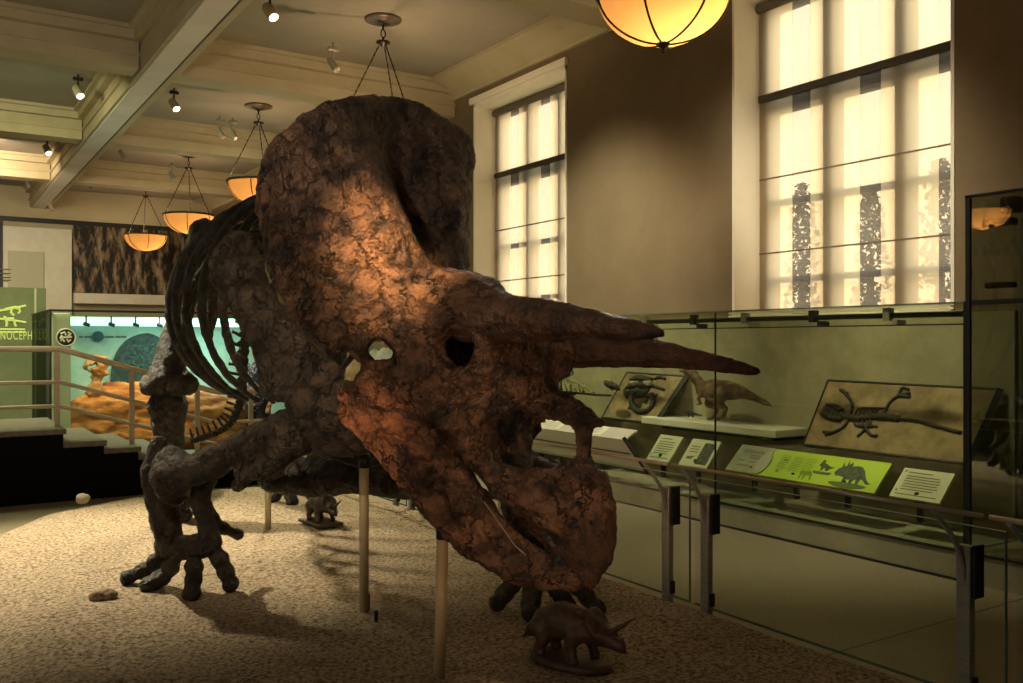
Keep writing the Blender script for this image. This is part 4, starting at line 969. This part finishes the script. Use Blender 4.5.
def poly_on(f, pts, m, name, parent, h=.004, th=.003):
    V = [f(s, t, h) for s, t in pts] + [f(s, t, h - th) for s, t in pts]; k = len(pts)
    return mesh_obj(name, V, [tuple(range(k))] + [tuple(range(2 * k - 1, k - 1, -1))] + [(i, i + k, (i + 1) % k + k, (i + 1) % k) for i in range(k)], m, parent, False)
def lines_on(f, rows, m, name, parent, h=.004):
    mb = MB()
    for s0, s1, t, w_ in rows: mb.add([f(s0, t, h), f(s1, t, h), f(s1, t + w_, h), f(s0, t + w_, h)], [(0, 1, 2, 3)])
    return mb.build(name, m, parent)
M_GREEN = mat('lime_print', (.42, .60, .05), (.48, .66, .07), 2, .5)
gp, f, n = panel('green_label_panel', 5.96, 4.40, .52, .735, 6.22, 6.45, 'long sloped lime green panel picturing a horned dinosaur, with pale left end', M_GREEN, (.17, .47, .80))
M_PGREY = mat('label_grey', (.36, .37, .28), (.42, .43, .33), 8, .7)
poly_on(f, [(0, 0), (.235, 0), (.262, 1), (0, 1)], M_PGREY, 'map_print', gp, .004)
poly_on(f, [(.238 + .043 * math.cos(a), .42 + .40 * math.sin(a)) for a in np.linspace(0, 2 * PI, 28)[:-1]], mat('disc_print', (.46, .46, .36), None), 'round_inset', gp, .012, .012)
lines_on(f, [(.05 + .022 * k, .062 + .022 * k, .72, .10) for k in range(7)] + [(.05, .10, .4, .04), (.12, .20, .52, .04), (.11, .19, .62, .03), (.06, .16, .22, .04), (.13, .18, .38, .03)], mat('map_ink', (.20, .21, .15), None), 'map_lettering', gp, .009)
rng = random.Random(3)
rw = []
for c in range(3):
    for k in range(9):
        rw.append((.335 + c * .085, .335 + c * .085 + rng.uniform(.05, .075), .78 - k * .06, .018))
rw += [(.36, .385, .6, .09), (.35, .37, .18, .09)]
lines_on(f, rw, mat('green_ink', (.20, .31, .03), None), 'lettering', gp)
M_PRINT = mat('print_dark', (.05, .065, .05), (.10, .12, .09), 30, .6)
dpix = [(.715, .45), (.728, .60), (.742, .66), (.738, .84), (.752, .72), (.765, .70), (.762, .93), (.775, .76), (.79, .86), (.80, .72), (.83, .76), (.86, .74), (.885, .62), (.905, .44), (.93, .30), (.955, .24), (.925, .22), (.90, .32), (.885, .36), (.882, .16), (.868, .16), (.862, .34), (.845, .32), (.842, .14), (.828, .14), (.825, .30), (.80, .28), (.798, .18), (.784, .18), (.786, .34), (.765, .36), (.745, .38), (.73, .36)]
poly_on(f, dpix, M_PRINT, 'dinosaur_picture', gp, .0055)
poly_on(f, [(.825 + .11 * math.cos(a) * (1 + .1 * math.sin(3 * a)), .10 + .09 * math.sin(a)) for a in np.linspace(0, 2 * PI, 24)[:-1]], mat('print_shade', (.10, .15, .05), None), 'picture_base', gp, .0045)
poly_on(f, [(.60, .62), (.61, .80), (.622, .82), (.63, .70), (.65, .68), (.67, .62), (.70, .60), (.672, .55), (.665, .46), (.655, .46), (.65, .55), (.635, .56), (.632, .46), (.622, .46), (.62, .58)], M_PRINT, 'dinosaur_picture', gp, .0055)
poly_on(f, [(.58, .42), (.70, .42), (.69, .34), (.59, .34)], MATS['print_shade'], 'picture_base', gp, .0045)
poly_on(f, [(.505, .30), (.52, .36), (.54, .34), (.57, .40), (.59, .30), (.60, .08), (.592, .08), (.58, .24), (.555, .24), (.552, .06), (.545, .06), (.54, .24), (.53, .24), (.527, .08), (.52, .08), (.518, .24)], MATS['green_ink'], 'dinosaur_picture', gp, .0055)
def text_panel(Y0, Y1, z0, z1, X0, X1, lab, extra=None):
    rt, f, n = panel('text_label_panel', Y0, Y1, z0, z1, X0, X1, lab, M_LABEL)
    if extra is None: lines_on(f, [(.14, .62, .84, .035)] + [(.14, .14 + rng.uniform(.6, .72), .72 - .09 * k, .03) for k in range(6)] + [(.08, .9, .10, .03)] + [(.06, .10, .86, .06), (.06, .10, .2, .06)], M_INK if extra is None else M_INK, 'lettering', rt)
    else: extra(rt, f)
    return rt
text_panel(4.27, 3.86, .52, .72, 6.22, 6.42, 'small pale text panel right of the green panel')
text_panel(7.05, 6.72, .50, .74, 6.22, 6.42, 'small pale text panel left of the half-dark panel')
def half(rt, f):
    poly_on(f, [(.52, .10), (.90, .10), (.90, .88), (.52, .88)], mat('photo_dark', (.02, .02, .015), (.10, .10, .07), 40), 'photo_print', rt)
    lines_on(f, [(.12, .42, .7 - .1 * k, .03) for k in range(3)] + [(.14, .34, .24, .10), (.26, .40, .32, .04)], M_INK, 'lettering', rt)
text_panel(6.58, 6.20, .50, .74, 6.22, 6.42, 'small pale panel with a dark picture on its right half', half)
# reading desk
M_DESK = mat('desk_board', (.40, .39, .30), (.46, .45, .35), 2, .6)
dk = empty('reading_desk', (6.2, 8.6, 0), 'long grey sloped reading desk behind the nose horn', 'desk')
D0, D1 = 11.5, 7.28
MB().quadbox([(6.0, D0, .70), (6.0, D1 - .15, .70), (6.17, D1 - .15, .79), (6.17, D0, .79)], .02).build('sloped_board', M_DESK, dk)
MB().quadbox([(6.0, D0, .70), (6.08, D0, .40), (6.08, D1 - .42, .40), (6.0, D1 - .15, .70)], .02).build('front_board', mat('desk_front', (.42, .40, .30), None, rough=.6), dk)
MB().box(6.02, 6.035, D1 - .2, D0, .555, .565).box(6.06, 6.075, D1 - .4, D0, .39, .40).build('edge_strip', M_BLACK, dk)
MB().tube([(6.0, D1 - .14, .72), (6.07, D1 - .43, .39)], .024, 6).build('end_bar', M_BLACK, dk)
for yy in (7.8, 8.8, 9.8, 10.8): MB().box(6.09, 6.15, yy - .04, yy + .04, 0.0, .55).build('leg', M_BLACK, dk)
for yy, l in ((7.75, 'white sheet nearest the end of the grey desk'), (8.5, 'white sheet in the middle of the grey desk'), (9.25, 'white sheet at the far part of the grey desk')):
    q = [(6.02, yy + .30, .714), (6.02, yy - .20, .714), (6.16, yy - .20, .788), (6.16, yy + .30, .788)]
    so_ = MB().quadbox(q, .003).build('text_sheet', M_LABEL); tag(so_, l, 'sheet', 'sheets on the reading desk')
    # lines of print
    lm = MB()
    for k in range(6):
        t0 = .12 + .13 * k; A_ = np.array(q[0]); B_ = np.array(q[1]); C_ = np.array(q[3]); nn = np.array([-.46, 0, .89]) * .002
        lm.add([A_ + (B_ - A_) * .1 + (C_ - A_) * t0 + nn, A_ + (B_ - A_) * .85 + (C_ - A_) * t0 + nn, A_ + (B_ - A_) * .85 + (C_ - A_) * (t0 + .03) + nn, A_ + (B_ - A_) * .1 + (C_ - A_) * (t0 + .03) + nn], [(0, 1, 2, 3)])
    lm.build('lettering', M_INK, so_)
for (u, v, ax), l in zip(((557, 405, (.06, .05, .05)), (567, 407, (.07, .05, .055)), (578, 408, (.08, .05, .06))), ('leftmost brown fossil lump on the case ledge', 'brown fossil lump between two others on the case ledge', 'largest brown fossil lump on the case ledge, rightmost')):
    stone('fossil_lump', onX(u, v, 6.5), ax, mat('brown_lump', (.20, .10, .05), (.36, .20, .10), 14, .8, bump=.4), l, 'fossil', .02)
c = onX(567, 414, 6.5); ld = MB().bbox(6.3, XW - .04, 8.2, 10.6, c[2] - .05, c[2] + .005); o = ld.build('case_ledge', mat('ledge_board', (.32, .31, .2), None)); tag(o, 'pale ledge under the rod-mounted skeleton in the case', 'shelf')
# --- far end of the hall
YM = YB - 0.06
def bx_px(u0, v0, u1, v1, Y, th=.05):
    a, b = onY(u0, v0, Y), onY(u1, v1, Y); return (min(a[0], b[0]), max(a[0], b[0]), Y, Y + th, min(a[2], b[2]), max(a[2], b[2]))
M_MURAL = mat('mural_print', (.012, .009, .008), (.50, .36, .24), 1.5, .5, ramp=(.47, .68), stretch=(3.4, 1, 1.0), detail=11, rot=(0, 0.75, 0))
mu = empty('wall_mural', onY(130, 300, YM), 'wide dark mural with pale bone streaks on the far wall above the turquoise case', 'mural')
a, b = onY(73, 228, YM), onY(330, 300, YM)
MB().box(a[0], 6.6, YM, YM + .05, b[2] + .0, 4.74).build('print', M_MURAL, mu)
MB().box(-6, 6.7, YM + .0, YM + .055, 4.74, 4.86).box(-6, onY(3, 228, YM)[0], YM, YM + .05, 0.3, 4.74).build('dark_border', M_BLACK, mu)
sb = MB().box(a[0], 6.6, YM - .30, YM + .05, b[2] - .28, b[2] - .02); o = sb.build('light_shelf', M_WHITE); tag(o, 'pale horizontal ledge below the dark mural', 'ledge')
wb = empty('display_board', onY(38, 380, YM - .1), 'tall white board beside the dark mural, with a smaller text board on it', 'board')
q = bx_px(3, 226, 72, 420, YM - .10, .08); MB().bbox(*q).build('board', M_WHITE, wb)
q = bx_px(8, 251, 44, 289, YM - .16, .06); MB().bbox(*q).build('text_board', mat('text_board_grey', (.50, .49, .38), None, rough=.7), wb)
lm = MB()
for v, w_ in ((269, 11), (273, 11), (277, 10), (280, 9)):
    p1, p2 = onY(11 - w_, v, YM - .165), onY(11, v + 1.6, YM - .165); lm.box(p1[0], p2[0], YM - .165, YM - .16, p2[2], p1[2])
lm.build('lettering', M_INK, wb)
# --- green illuminated panel
YG = 16.6
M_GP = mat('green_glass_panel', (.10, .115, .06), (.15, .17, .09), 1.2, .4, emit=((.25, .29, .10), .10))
gpn = empty('graphic_panel', onY(20, 430, YG), 'green glass panel with skeleton drawings at the left edge, standing past the railing', 'panel')
a, b = onY(46, 289, YG), onY(-60, 289, YG)
MB().bbox(b[0], a[0], YG, YG + .04, 0.1, a[2], .01).build('glass_sheet', M_GP, gpn)
MB().box(a[0] - .17, a[0] - .14, YG - .004, YG, .1, a[2]).build('edge_line', mat('panel_edge', (.45, .42, .28), None), gpn)
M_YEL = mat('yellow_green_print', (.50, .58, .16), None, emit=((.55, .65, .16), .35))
def gl(pts, r): 
    m = MB(); m.tube([onY(u, v, YG - .006) for u, v in pts], r, 5); return m
m = MB()
def addl(pts, r): m.tube([onY(u, v, YG - .006) for u, v in pts], r, 5)
addl([(-6, 312), (8, 310), (16, 308), (22, 307), (26, 306)], .018); addl([(12, 309), (11, 313), (14, 316)], .02); addl([(19, 308), (20, 312), (18, 314)], .018); addl([(14, 308), (20, 309)], .03); addl([(5, 310), (14, 308)], .022)
addl([(-4, 319), (6, 320), (14, 321), (26, 323)], .018); addl([(6, 320), (7, 324), (6, 327)], .02); addl([(14, 321), (15, 325), (16, 327)], .018); addl([(7, 320), (14, 320)], .035); addl([(3, 318), (6, 319)], .03)
m.build('skeleton_drawing', M_YEL, gpn)
m = MB(); addl([(-10, 329.6), (25, 330.0)], .016); addl([(-10, 332.6), (25, 332.9)], .014); m.build('ruled_lines', M_YEL, gpn)
cu = bpy.data.curves.new('lettering', 'FONT'); cu.body = 'NOCEPHALIAN'; cu.size = .20; cu.extrude = .002; cu.space_character = 1.15
to = bpy.data.objects.new('lettering_tmp', cu); COL.objects.link(to)
bpy.context.view_layer.update()
tme = bpy.data.meshes.new_from_object(to.evaluated_get(bpy.context.evaluated_depsgraph_get())); bpy.data.objects.remove(to)
TV = np.array([v.co[:] for v in tme.vertices]); TF = [tuple(p.vertices) for p in tme.polygons]
p0_ = onY(0, 340, YG - .01); TV = np.stack([TV[:, 0] * .52 + p0_[0], np.full(len(TV), YG - .008) + TV[:, 2], TV[:, 1] + p0_[2]], 1)
mesh_obj('lettering', TV, TF, M_YEL, gpn, False)

# --- turquoise case with the orange rock
YC0, YC1, XC0, XC1, ZCT = 13.5, 15.9, 1.45, 6.1, 2.10
tq = empty('glass_case', (3.5, 14.7, 0), 'large glass case lit turquoise inside, behind the railing', 'display case')
M_TQ = mat('turquoise_panel', (.26, .36, .30), (.42, .53, .45), 1.3, .6)
MB().box(XC0 + .45, XC1, YC1 - .04, YC1, .05, ZCT).build('back_panel', M_TQ, tq)
MB().box(XC0, XC1, YC0, YC1, 0.0, .06).build('case_floor', M_FLOOR, tq)
MB().box(XC0, XC1, YC0, YC0 + .012, .06, ZCT).build('front_pane', glass_mat('turquoise_glass', (.90, .97, .93), .25), tq)
MB().box(XC0, XC0 + .012, YC0 + .01, YC1, .06, ZCT).build('side_pane', glass_mat('side_glass', (.88, .95, .91), .04), tq)
MB().box(XC0 - .01, XC1, YC0 - .012, YC0 + .012, ZCT, ZCT + .03).box(XC0 - .01, XC0 + .014, YC0, YC1, ZCT, ZCT + .03).box(XC0 - .01, XC0 + .014, YC0 - .01, YC0 + .014, .06, ZCT).build('edge_strip', M_BLACK, tq)
MB().box(XC0 + .45, XC1, YC1 - .35, YC1 - .05, 1.95, 2.08).build('light_box', mat('light_box', (.6, .9, .85), None, emit=((.45, .95, .85), 1.3)), tq)
for k in range(6): 
    xx = XC0 + .7 + .36 * k; MB().tube([(xx, YC1 - .5, 2.1), (xx, YC1 - .5, 1.98)], .012, 6).tube([(xx - .04, YC1 - .5, 1.98), (xx + .05, YC1 - .52, 1.95)], .028, 8).build('spot', M_BLACK, tq)
p = onY(66, 338, YC0 - .006)
MB().bbox(XC0 + .02, XC0 + .25, YC0 + .05, YC0 + .12, .06, ZCT - .02).build('pale_column', mat('column_pale', (.62, .56, .38), None, rough=.7), tq)
em = MB(); em.tube([p + [0, 0, 0], p + [0, -.004, 0]], .115, 28); em.build('emblem_disc', M_BLACK, tq)
em = MB()
for q in ([(-.07, .05), (-.02, .075), (.0, .03)], [(.02, .075), (.065, .05), (.03, .03)], [(-.08, -.01), (-.03, .0), (.06, .005)], [(-.07, -.05), (-.045, -.02), (-.02, -.06)], [(.01, -.02), (.03, -.06), (.06, -.03)], [(-.05, .03), (-.06, .0)], [(.02, .03), (.075, .0)]):
    em.tube([p + [x * .95, -.006, z * .95] for x, z in q], .014, 6)
em.build('emblem_figures', mat('emblem_white', (.62, .6, .45), None), tq)
em = MB().tube([p + [.115 * math.cos(a), -.003, .115 * math.sin(a)] for a in np.linspace(0, 2 * PI, 29)], .009, 6, False); em.build('emblem_ring', MATS['emblem_white'], tq)
em = MB()
for k in range(9):
    a = onY(79 + 5.2 * k, 337.5, YC0 - .004); em.box(a[0], a[0] + .05 + .012 * (k % 3), YC0 - .004, YC0 - .002, a[2] - .012, a[2] + .014)
em.build('lettering', mat('teal_ink', (.03, .10, .10), None), tq)
a = onY(98, 337, YC1 - .06); MB().tube([a, a + [0, -.01, 0]], .085, 24).build('oval_print', mat('navy_print', (.03, .08, .10), None), tq)
# dark painted arch on the back panel
arc = [(110, 384), (112, 366), (117, 352), (126, 341), (138, 335), (150, 334), (162, 340), (172, 352), (180, 384)]
ap = cr([onY(u, v, YC1 - .05) for u, v in arc], 30); cen = onY(145, 386, YC1 - .05)
V = [tuple(q) for q in ap] + [tuple(cen)] + [tuple(q + np.array([0, -.02, 0])) for q in ap] + [tuple(cen + np.array([0, -.02, 0]))]
F_ = [(i, i + 1, 30) for i in range(29)] + [(i + 32, i + 31, 61) for i in range(29)] + [(i, i + 31, i + 32, i + 1) for i in range(29)]
mesh_obj('arch_print', V, F_, mat('arch_dark', (.012, .018, .017), (.035, .06, .055), 14, .6), tq, False)
em = MB(); rg = random.Random(5)
for k in range(44):
    u, v = rg.uniform(132, 165), rg.uniform(346, 372); a = onY(u, v, YC1 - .075); an = rg.uniform(0, 3.1)
    em.tube([a, a + [.07 * math.cos(an), -.004, .06 * abs(math.sin(an))]], .013, 5)
em.build('leaf_print', mat('leaf_pale', (.05, .10, .085), None), tq)
rk = Field()
A = lambda u, v, d: P(u, v, d - 1.25)
rk.tube([(A(88, 412, 14.6), .26), (A(125, 408, 14.9), .34), (A(175, 412, 15.2), .38), (A(225, 418, 15.4), .34)], .1)
rk.tube([(A(76, 428, 14.5), .20), (A(125, 432, 14.8), .28), (A(175, 435, 15.1), .30), (A(235, 436, 15.4), .28)], .1)
rk.tube([(A(95, 396, 14.7), .12), (A(135, 394, 14.9), .16), (A(165, 402, 15.1), .14)], .1)
M_ROCK = mat('orange_rock', (.30, .09, .025), (.60, .25, .08), 2.2, .85, bump=.5, bscale=12, stretch=(1, 1, 4))
o = rk.build('orange_rock', M_ROCK, None, .035, .06, 2.2, stretch=(1, 1, 2.5)); tag(o, 'large layered orange rock inside the turquoise case', 'rock')
sk = Field(); q = lambda u, v, r, d=13.35: (P(u, v, d), r)
sk.tube([q(106, 364, .05), q(98, 366, .13), q(92, 366, .10), q(86, 368, .04)], .04)
sk.tube([q(108, 374, .03), q(100, 376, .05), q(92, 377, .03)], .04); sk.tube([q(98, 372, .07), q(97, 380, .06), q(95, 392, .12)], .05)
sk.tube([q(89, 361, .03), q(96, 358, .05), q(106, 359, .03)], .04)
for u, v in ((95, 366), (90, 368)): sk.tube([(P(u, v, 13.0), .035), (P(u, v, 13.7), .035)], .01, 's')
o = sk.build('fossil_skull', mat('orange_bone', (.36, .16, .06), (.58, .32, .14), 6, .7), None, .017, .02, 9); tag(o, 'small orange lit fossil skull on top of the layered rock', 'fossil')

# --- railing along the stepped platform
YR = 10.95
rl = empty('stair_railing', (1.3, YR, .77), 'pale metal three-bar railing running down the steps at the left', 'railing')
def zr(x, off): return (1.62 - .31 * max(0, min(x, 2.95) - 1.27)) - off
for off, r in ((0, .032), (.36, .022), (.62, .022)):
    MB().tube([(x, YR, zr(x, off)) for x in (-2.2, 0.2, 1.25, 1.30, 2.9, 2.98, 3.9)], r, 10).build('rail', M_RAIL, rl, True)
for x, zb in ((-.62, .775), (0.35, .775), (1.24, .775), (2.0, .54), (2.72, .36), (3.35, .18), (3.86, 0.0)):
    po = MB().bbox(x - .028, x + .028, YR - .015, YR + .015, zb - .001, zr(x, 0) - .0, .004).build('post', M_RAIL, rl)

# --- visitors beyond the skeleton
M_SKIN = mat('skin', (.48, .24, .15), (.52, .27, .18), 8, .55)
M_HAIR = mat('hair_grey', (.22, .18, .14), (.30, .25, .19), 20, .7)
def person(loc, yaw, H, shirt, trouser, lab, arm=0.0, extra=None):
    rt = empty('person', (0, 0, 0), lab, 'person'); s = H / 1.75
    V_ = lambda x, y, z: np.array([x, y, z]) * s
    def fld(lst, k=.03, F=None):
        F = F or Field()
        for L in lst: F.tube([(V_(*q[:3]), q[3] * s) for q in L], k * s)
        return F
    legs = [[(0, sd * .09, .93, .085), (0.01, sd * .10, .50, .058), (-.01, sd * .10, .28, .052), (-.02, sd * .10, .08, .036)] for sd in (-1, 1)]
    feet = [[(-.03, sd * .10, .045, .042), (.08, sd * .11, .035, .035), (.15, sd * .115, .03, .026)] for sd in (-1, 1)]
    arms = [[(0, sd * .19, 1.40, .052), (-.01, sd * .25, 1.13, .040), (.10 + arm, sd * .25, .92 + arm * .5, .030)] for sd in (-1, 1)]
    torso = [[(0, 0, .95, .13), (0, 0, 1.12, .12), (0, 0, 1.30, .135), (0, 0, 1.40, .10), (0.0, 0, 1.49, .052), (.015, 0, 1.56, .05)], [(0, -.09, 1.0, .09), (0, -.08, 1.32, .10), (0, -.17, 1.41, .055)], [(0, .09, 1.0, .09), (0, .08, 1.32, .10), (0, .17, 1.41, .055)]]
    head = [[(.0, 0, 1.66, .085), (.012, 0, 1.63, .082)], [(.025, 0, 1.58, .055), (.05, 0, 1.55, .03)]]
    F = fld(torso + legs + feet + arms + head)
    F.tube([(V_(.088, 0, 1.645), .010 * s), (V_(.112, 0, 1.612), .016 * s)], .015)
    for sd in (-1, 1):
        F.ell(V_(.0, sd * .088, 1.635), (np.array([.022, 0, 0]) * s, np.array([0, .012, 0]) * s, np.array([0, 0, .032]) * s), .008)
        F.ell(V_(.088, sd * .033, 1.655), (np.array([.014, 0, 0]) * s, np.array([0, .016, 0]) * s, np.array([0, 0, .010]) * s), .008, 's')
        h0 = V_(.10 + arm, sd * .25, .92 + arm * .5); dn = V_(.045, 0, -.05)
        F.tube([(h0, .026 * s), (h0 + dn, .034 * s)], .02)
        for k in range(4):
            yo = V_(0, (k - 1.5) * .019, 0); F.tube([(h0 + dn + yo, .011 * s), (h0 + dn * (1.9 + .12 * (k in (1, 2))) + yo, .010 * s), (h0 + dn * 2.35 + yo + V_(-.012, 0, -.02), .008 * s)], .006)
        F.tube([(h0 + dn * .3 + V_(.015, 0, 0), .012 * s), (h0 + dn * .9 + V_(.045, -sd * .01, .01), .010 * s)], .008)
    F.ell(V_(.092, 0, 1.572), (np.array([.012, 0, 0]) * s, np.array([0, .024, 0]) * s, np.array([0, 0, .005]) * s), .006, 's')
    F.build('body', M_SKIN, rt, .0125, 0)
    C = Field()
    for L in [[(0, 0, .93, .155), (0, 0, 1.12, .142), (0, 0, 1.30, .152), (0, 0, 1.41, .11), (0, 0, 1.475, .06)], [(0, -.09, .95, .11), (0, -.08, 1.32, .115), (0, -.17, 1.41, .068)], [(0, .09, .95, .11), (0, .08, 1.32, .115), (0, .17, 1.41, .068)]] + [[(a_[0][0], a_[0][1], a_[0][2], .066), (a_[1][0], a_[1][1], a_[1][2], .057), ((a_[1][0] + a_[2][0] * 2) / 3, a_[2][1], (a_[1][2] + 2 * a_[2][2]) / 3, .045)] for a_ in arms]:
        C.tube([(V_(*q[:3]), q[3] * s) for q in L], .03)
    C.build('shirt', shirt, rt, .016, .006, 9)
    T = Field()
    for L in [[(0, sd * .085, .97, .115), (0.01, sd * .10, .50, .076), (-.015, sd * .10, .10, .062)] for sd in (-1, 1)]: T.tube([(V_(*q[:3]), q[3] * s) for q in L], .03)
    T.build('trousers', trouser, rt, .018, .005, 9)
    Hh = Field().ell(V_(-.015, 0, 1.685), (np.array([.098, 0, 0]) * s, np.array([0, .094, 0]) * s, np.array([0, 0, .085]) * s), .02); Hh.ell(V_(.09, 0, 1.63), (np.array([.09, 0, 0]) * s, np.array([0, .075, 0]) * s, np.array([0, 0, .085]) * s), .02, 's')
    Hh.build('hair', M_HAIR, rt, .012, .006, 30)
    if extra: extra(rt, V_)
    rt.location = tuple(loc); rt.rotation_euler[2] = yaw; return rt
M_SHIRT = mat('cream_shirt', (.75, .62, .38), (.80, .68, .44), 5, .8)
M_DARKT = mat('dark_trousers', (.03, .03, .035), None, rough=.85)
M_BLUE = mat('blue_pattern', (.04, .05, .13), (.55, .55, .75), 26, .8, ramp=(.5, .56))
M_PALE = mat('pale_shirt', (.55, .60, .56), (.62, .66, .62), 5, .8)
def yaw_to_cam(p): return math.atan2(-p[1], -p[0])
for (u, d, H, sh_, lab, ya, ex) in ((350, 12.2, 1.70, M_SHIRT, 'person in a cream shirt seen in the gap between shoulder bones and skull', .25, None),
                                (258, 12.4, 1.66, M_BLUE, 'person in a blue patterned top behind the ribcage and railing', -.5, None),
                                (387, 12.6, 1.88, M_PALE, 'person in a pale shirt glimpsed through the small opening in the skull', -.4, None)):
    p = P(u, CY, d); p[2] = 0.0; person(p, yaw_to_cam(p) + ya, H, sh_, M_DARKT, lab)

# --- trees outside the large window
M_LEAF = mat('leaf_dark', (.05, .055, .03), (.10, .10, .055), 6, .8); M_TRUNK = mat('bark', (.05, .04, .03), None, rough=.9)
for k, (u, ht, dist, lab) in enumerate(((802, 4.9, 15.0, 'leafy tree outside the large window, seen in the left sheer strip'), (870, 4.7, 15.5, 'leafy tree outside the large window, seen in the middle sheer strip'), (940, 4.8, 14.6, 'leafy tree outside the large window, seen in the right sheer strip'))):
    p = P(u, 250, 1); dv = p - [0, 0, CAMZ]; dv = dv / dv[0] * dist; c = np.array([dv[0], dv[1], 0])
    rt = empty('tree', c, lab, 'tree', 'trees outside the window'); MB().tube([c, c + [0, .05, 1.2], c + [0, 0, 2.4], c + [.05, 0, 3.4]], [.14, .11, .09, .04], 9).build('trunk', M_TRUNK, rt, True)
    V, F_ = [], []; rg = random.Random(20 + k)
    for i in range(1500):
        z = rg.uniform(.9, ht); hw = .36 * math.sqrt(max(0.03, 1 - ((z - ht * .55) / (ht * .48)) ** 2)) * rg.uniform(.75, 1.1)
        a_ = rg.uniform(0, 2 * PI); rr = hw * math.sqrt(rg.random()); q = c + np.array([rr * math.cos(a_), rr * math.sin(a_), z])
        e1 = np.array([rg.gauss(0, 1) for _ in range(3)]); e1 /= np.linalg.norm(e1); e2 = np.cross(e1, [rg.gauss(0, 1) for _ in range(3)]); e2 /= np.linalg.norm(e2); s_ = rg.uniform(.04, .09); n0 = len(V)
        V += [q - e1 * s_, q + e2 * s_ * .5, q + e1 * s_, q - e2 * s_ * .5]; F_.append((n0, n0 + 1, n0 + 2, n0 + 3))
    fo = mesh_obj('foliage', V, F_, M_LEAF, rt, False); fo['kind'] = 'stuff'
gr = MB().box(XW + 2, 40, -20, 40, -.6, -.5).build('ground_outside', mat('outside_ground', (.3, .28, .22), None)); gr['kind'] = 'structure'
